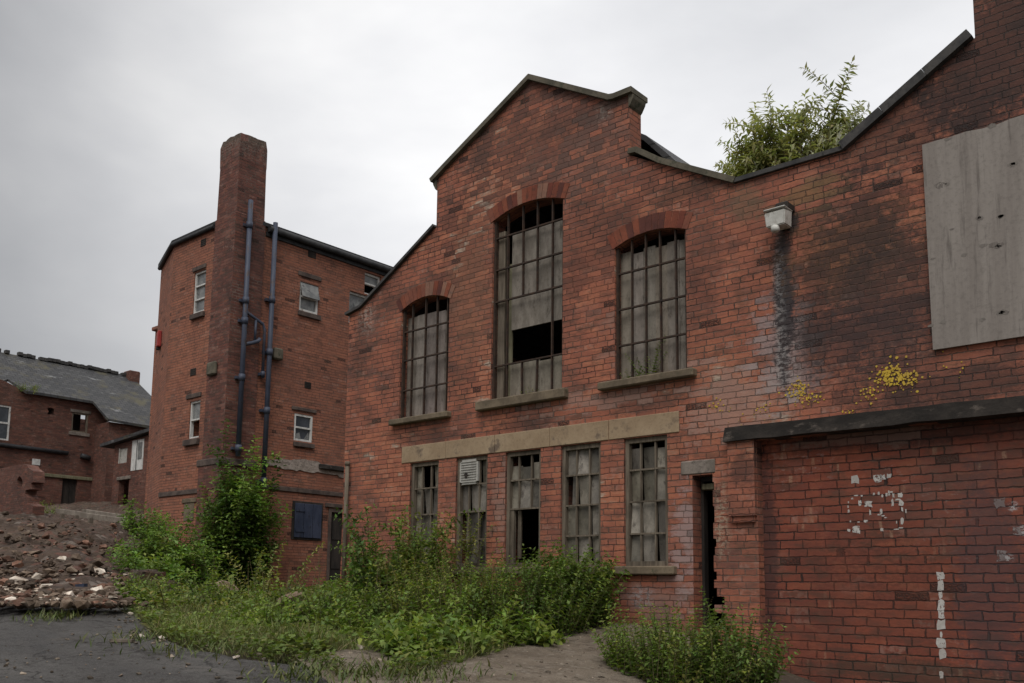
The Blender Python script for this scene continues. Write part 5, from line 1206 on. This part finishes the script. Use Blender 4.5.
for (px, py, t, rx, n, h, lab) in ((405, 600, 10.6, .7, 12, .95, 'dry stalks standing over the first low windows'), (470, 625, 9.6, .8, 22, .8, 'dry seeding stalks through the olive nettles'), (690, 690, 7.2, .6, 22, .58, 'dry seeding stalks in the doorway nettles'), (300, 605, 12.0, 1.0, 26, .65, 'dry grass stalks in the verge')):
    plant('dry_stalks', lab, 'plant', disc(px, py, t, rx, rx * .6, n), h, .2, .06, (.022, .01), .018, .5, DRY, group='dry stalks', clear=front, hvar=.35, stem_r=.003, stem_m=M_straw, pitch=.4)
# climber on the tower corner
def climber():
    bs = []
    for _ in range(60):
        x = TX + rng.uniform(.0, .4); y = rng.uniform(TY - .3, R_(254, 540)[0]); bs.append((x, y, EYE - .5))
    return bs
tclear = lambda p: not (p[0] < TX + .04 and p[1] > TY - .12)
plant('climbing_shrub', 'tall leafy shrub climbing the chimney corner of the tower block', 'bush', climber(), 2.85, .0, .05, (.125, .08), .09, .05, ELD + [(.05, .095, .02)], side=6, side_len=.18, hvar=.12, compound=1, taper=.2, clear=tclear, stem_r=.012, jit=.08)
plant('leafy_bush', 'rounded dark bush at the left foot of the tower block', 'bush', disc(170, 590, 17.0, .42, .5, 46), 1.12, .2, .12, (.11, .068), .09, .08, ELD + NETD, side=4, compound=1, taper=.2, hvar=.3, stem_r=.01, group='bushes below the tower block')
plant('leafy_bush', 'small bush on top of the bank at the tower edge', 'bush', disc(141, 560, 19.5, .22, .3, 18), .8, .22, .12, (.11, .066), .1, .08, ELD + NETD, side=3, compound=1, taper=.2, hvar=.3, stem_r=.01, group='bushes below the tower block')
plant('leafy_bush', 'low bush spilling down beside the rubble bank', 'bush', disc(152, 600, 14.0, .35, .4, 34), .55, .35, .15, (.09, .055), .07, .08, ELD + NET, side=2, compound=1, taper=.2, hvar=.3, group='bushes below the tower block')
# buddleia rooted in the roof valley
vb = at_depth(775, 178, 1).normalized()
by = FY + .75; bx, bz = on_y(797, 180, by); bz = F(778, 180)[1]
BUD = [(0.315, 0.322, 0.129), (0.378, 0.386, 0.171), (0.269, 0.284, 0.114), (0.439, 0.438, 0.244)]
bs = [(bx + rng.uniform(-.6, .5), by + rng.uniform(-.15, .35), bz - .15) for _ in range(50)]
plant('buddleia_shrub', 'buddleia growing from the roof valley above the brick wall', 'shrub', bs, 1.2, .18, .05, (.125, .038), .027, .02, BUD, side=8, side_len=.33, taper=.3, pitch=-.15, stem_r=.009, stem_m=M_bark, centre=(bx - .03, by, bz - .12), hvar=.3)
# weeds on sills and in the low windows
def wallplant(px, py, n, h, lab, yoff=.02, leaf=(.05, .02), pal=OLV):
    u, v = F(px, py); plant('sill_weed', lab, 'plant', [(u + rng.uniform(-.12, .12), FY + yoff, v) for _ in range(n)], h, .35, .08, leaf, .03, .1, pal, hvar=.4, stem_r=.003)
wallplant(643, 376, 9, .38, 'wispy weeds growing on the sill of the wide arched window', .06, pal=NET)
wallplant(630, 380, 4, .2, 'small tuft on the left of the wide arched window sill', .05, pal=NET)
wallplant(528, 394, 6, .1, 'tiny moss tuft on the sill of the tall middle window', .03, (.03, .015))
wallplant(477, 560, 10, .62, 'tall pale weeds standing before the second low window', -.12, (.07, .03), OLV)

# grass and ground cover over the verge
verge = gp([(112, 606), (140, 622), (160, 640), (215, 655), (300, 666), (345, 683), (390, 683), (440, 672), (520, 648), (560, 634)]) + [(-6.1, 8.1), (UL, 8.1), (-12, 9.5), (-14.5, 13.0), (-16.8, 12.6), (-16.9, 10.2), (-19, 10.0), (-20.5, 12)]
path_strip = gp([(352, 657), (392, 657), (384, 690), (345, 684)])
path_in = gp([(318, 656), (347, 653), (396, 656), (388, 684), (348, 683)])
def scatter(poly, n):
    xs = [p[0] for p in poly]; ys = [p[1] for p in poly]; out = []
    while len(out) < n:
        q = (rng.uniform(min(xs), max(xs)), rng.uniform(min(ys), max(ys)))
        if inside(q, poly) and not inside(q, path_in): out.append(q)
    return np.array(out)
def cover(name, lab, n, L0, L1, wr, pal, up, mat, clump=1.0, poly=verge, lift=0.0):
    q = scatter(poly, n)
    dens = np.array([mnoise.noise((x * clump, y * clump, 5)) for x, y in q]); keep = dens > (-.28 if wr < .1 else -.08) + rng.normal(0, .18, len(q)); q = q[keep]; dens = dens[keep]
    n = len(q); z = np.concatenate([terrain(q[i:i + 5000, 0], q[i:i + 5000, 1]) for i in range(0, n, 5000)]) - .02
    P = np.column_stack([q, z + rng.uniform(0, 1, n) * lift]); az = rng.uniform(0, 6.28, n); D = np.column_stack([np.cos(az), np.sin(az), rng.uniform(*up, n)]); D /= np.linalg.norm(D, axis=1, keepdims=True)
    U = np.tile([0, 0, 1.0], (n, 1)) + rng.normal(0, .25, (n, 3)); Nn = U - D * (U * D).sum(1, keepdims=True); Nn /= np.linalg.norm(Nn, axis=1, keepdims=True)
    L = rng.uniform(L0, L1, n) * (1 + dens) * (1 + 1.1 * np.maximum(0, np.array([mnoise.noise((x * 1.7, y * 1.7, 25)) for x, y in q])) * (1.3 if wr < .1 else 1)); pl = np.array(pal)[rng.integers(0, len(pal), n)]
    tone = np.array([mnoise.noise((x * .8, y * .8, 15)) for x, y in q])[:, None]
    C = pl * rng.uniform(.7, 1.3, (n, 1)) * (1 + .45 * tone)
    o = leaf_obj(name, P, D, Nn, L, L * wr, C, None, mat, .15, .25); return tag(o, lab, 'ground cover', kind='stuff')
GR = [(0.107, 0.135, 0.041), (0.129, 0.155, 0.047), (0.157, 0.155, 0.061), (0.086, 0.121, 0.034), (0.215, 0.176, 0.088)]
cover('grass', 'rough grass over the verge', 90000, .05, .15, .032, [tuple(c_ * 1.3 for c_ in g_) for g_ in GR], (.8, 3.5), M_grass, .9)
cover('ground_cover', 'low leafy ground cover over the verge', 52000, .03, .075, .58, NET + BRT + OLV, (.1, .9), M_leaf, 1.3, lift=.16)
tufts = []
for (px, py, r, n) in ((58, 619, .16, 240), (405, 680, .3, 500), (330, 676, .3, 500), (150, 640, .25, 300), (200, 652, .25, 300), (45, 508, .5, 0)):
    if not n: continue
    g = G(px, py); q = np.column_stack([g.x + rng.normal(0, r, n), g.y + rng.normal(0, r, n)]); tufts.append(q)
q = np.concatenate(tufts); n = len(q); P = np.column_stack([q, terrain(q[:, 0], q[:, 1])]); az = rng.uniform(0, 6.28, n); D = np.column_stack([np.cos(az), np.sin(az), rng.uniform(.5, 3, n)]); D /= np.linalg.norm(D, axis=1, keepdims=True)
U = np.tile([0, 0, 1.0], (n, 1)); Nn = U - D * (U * D).sum(1, keepdims=True); Nn /= np.linalg.norm(Nn, axis=1, keepdims=True); L = rng.uniform(.05, .15, n)
tag(leaf_obj('edge_grass', P, D, Nn, L, L * .12, np.array(GR)[rng.integers(0, 4, n)] * rng.uniform(.7, 1.2, (n, 1)), None, M_grass, .1, .3), 'thin grass along the tarmac and path edges', 'ground cover', kind='stuff')
bpts = [(at_depth(43 + rng.uniform(-10, 10), 508, 36).x, at_depth(43 + rng.uniform(-12, 12), 508, 36).y) for _ in range(26)]
plant('grass_tuft', 'green tuft of tall grass on the bank before the far house', 'plant', [(x, y, tz(x, y)) for x, y in bpts], .75, .5, .2, (.3, .03), .09, .0, BRT, hvar=.3)
# moss and grass along the far house verge
bs = [tuple(RP(20 + rng.uniform(0, 20), 389 + rng.uniform(-1, 4))) for _ in range(18)]
plant('roof_grass', 'grass growing along the eaves of the far house', 'plant', bs, .35, .6, .3, (.2, .03), .08, .0, OLV + NET, hvar=.4)

# ------------------------------------------------------------------ sky and light
world = bpy.data.worlds.new('World'); scene.world = world; world.use_nodes = True
nt = world.node_tree; nt.nodes.clear()
class WN(N):
    def __init__(s, t): s.t = t
k = WN(nt)
SUN_EL, SUN_AZ = math.radians(52), math.radians(150)     # azimuth clockwise from +y
sky = k.n('ShaderNodeTexSky', sky_type='NISHITA', sun_disc=False, sun_elevation=SUN_EL, sun_rotation=SUN_AZ)
vec = k.n('ShaderNodeTexCoord').outputs['Generated']
sp = k.sep(vec)
# overcast layer: brighter overhead, soft darker banks of cloud
n1 = k.noise(k.mapping(vec, (1.2, 1.2, 3.0), (.3, .1, .2)), 1.3, 5.0, .5, .4)
n2 = k.noise(k.mapping(vec, (1, 1, 2.2), (4, 2, 0)), 3.0, 6.0, .55, .3)
cl = k.m('ADD', k.m('MULTIPLY', n1, .75), k.m('MULTIPLY', n2, .25))
base = k.ramp(cl, [(.34, (4.7, 4.75, 4.9)), (.5, (6.1, 6.1, 6.2)), (.64, (7.5, 7.45, 7.4))])
gl = k.vm('DOT_PRODUCT', vec, tuple(Vector(ray(690, 110)).normalized()))
glow = k.m('ADD', .56, k.m('MULTIPLY', k.sstep(gl, .74, .99), .68))
up = k.m('ADD', 1.0, k.m('MULTIPLY', k.sstep(sp[2], .55, 1.0), 1.9))
cloud = k.vm('SCALE', base); 
cloud = k.mix(1.0, base, k.xyz(k.m('MULTIPLY', glow, up), k.m('MULTIPLY', glow, up), k.m('MULTIPLY', glow, up)), 'MULTIPLY')
col = k.mix(.94, sky.outputs[0], cloud)
bg = k.n('ShaderNodeBackground'); k.put(bg.inputs[0], col); bg.inputs[1].default_value = .1
o = k.n('ShaderNodeOutputWorld'); nt.links.new(bg.outputs[0], o.inputs[0])
sd = bpy.data.lights.new('sun', 'SUN'); sd.energy = 1.5; sd.angle = math.radians(40); sd.color = (1, .97, .92)
so = bpy.data.objects.new('sun', sd); COL.objects.link(so)
dirv = Vector((math.sin(SUN_AZ) * math.cos(SUN_EL), math.cos(SUN_AZ) * math.cos(SUN_EL), math.sin(SUN_EL)))
so.rotation_euler = dirv.to_track_quat('Z', 'Y').to_euler(); so.location = (0, 0, 30)
vs_ = scene.view_settings; vs_.view_transform = 'Standard'; vs_.look = 'None'; vs_.exposure = .3; vs_.gamma = 1.0; vs_.use_curve_mapping = False
scene.cycles.use_denoising = True
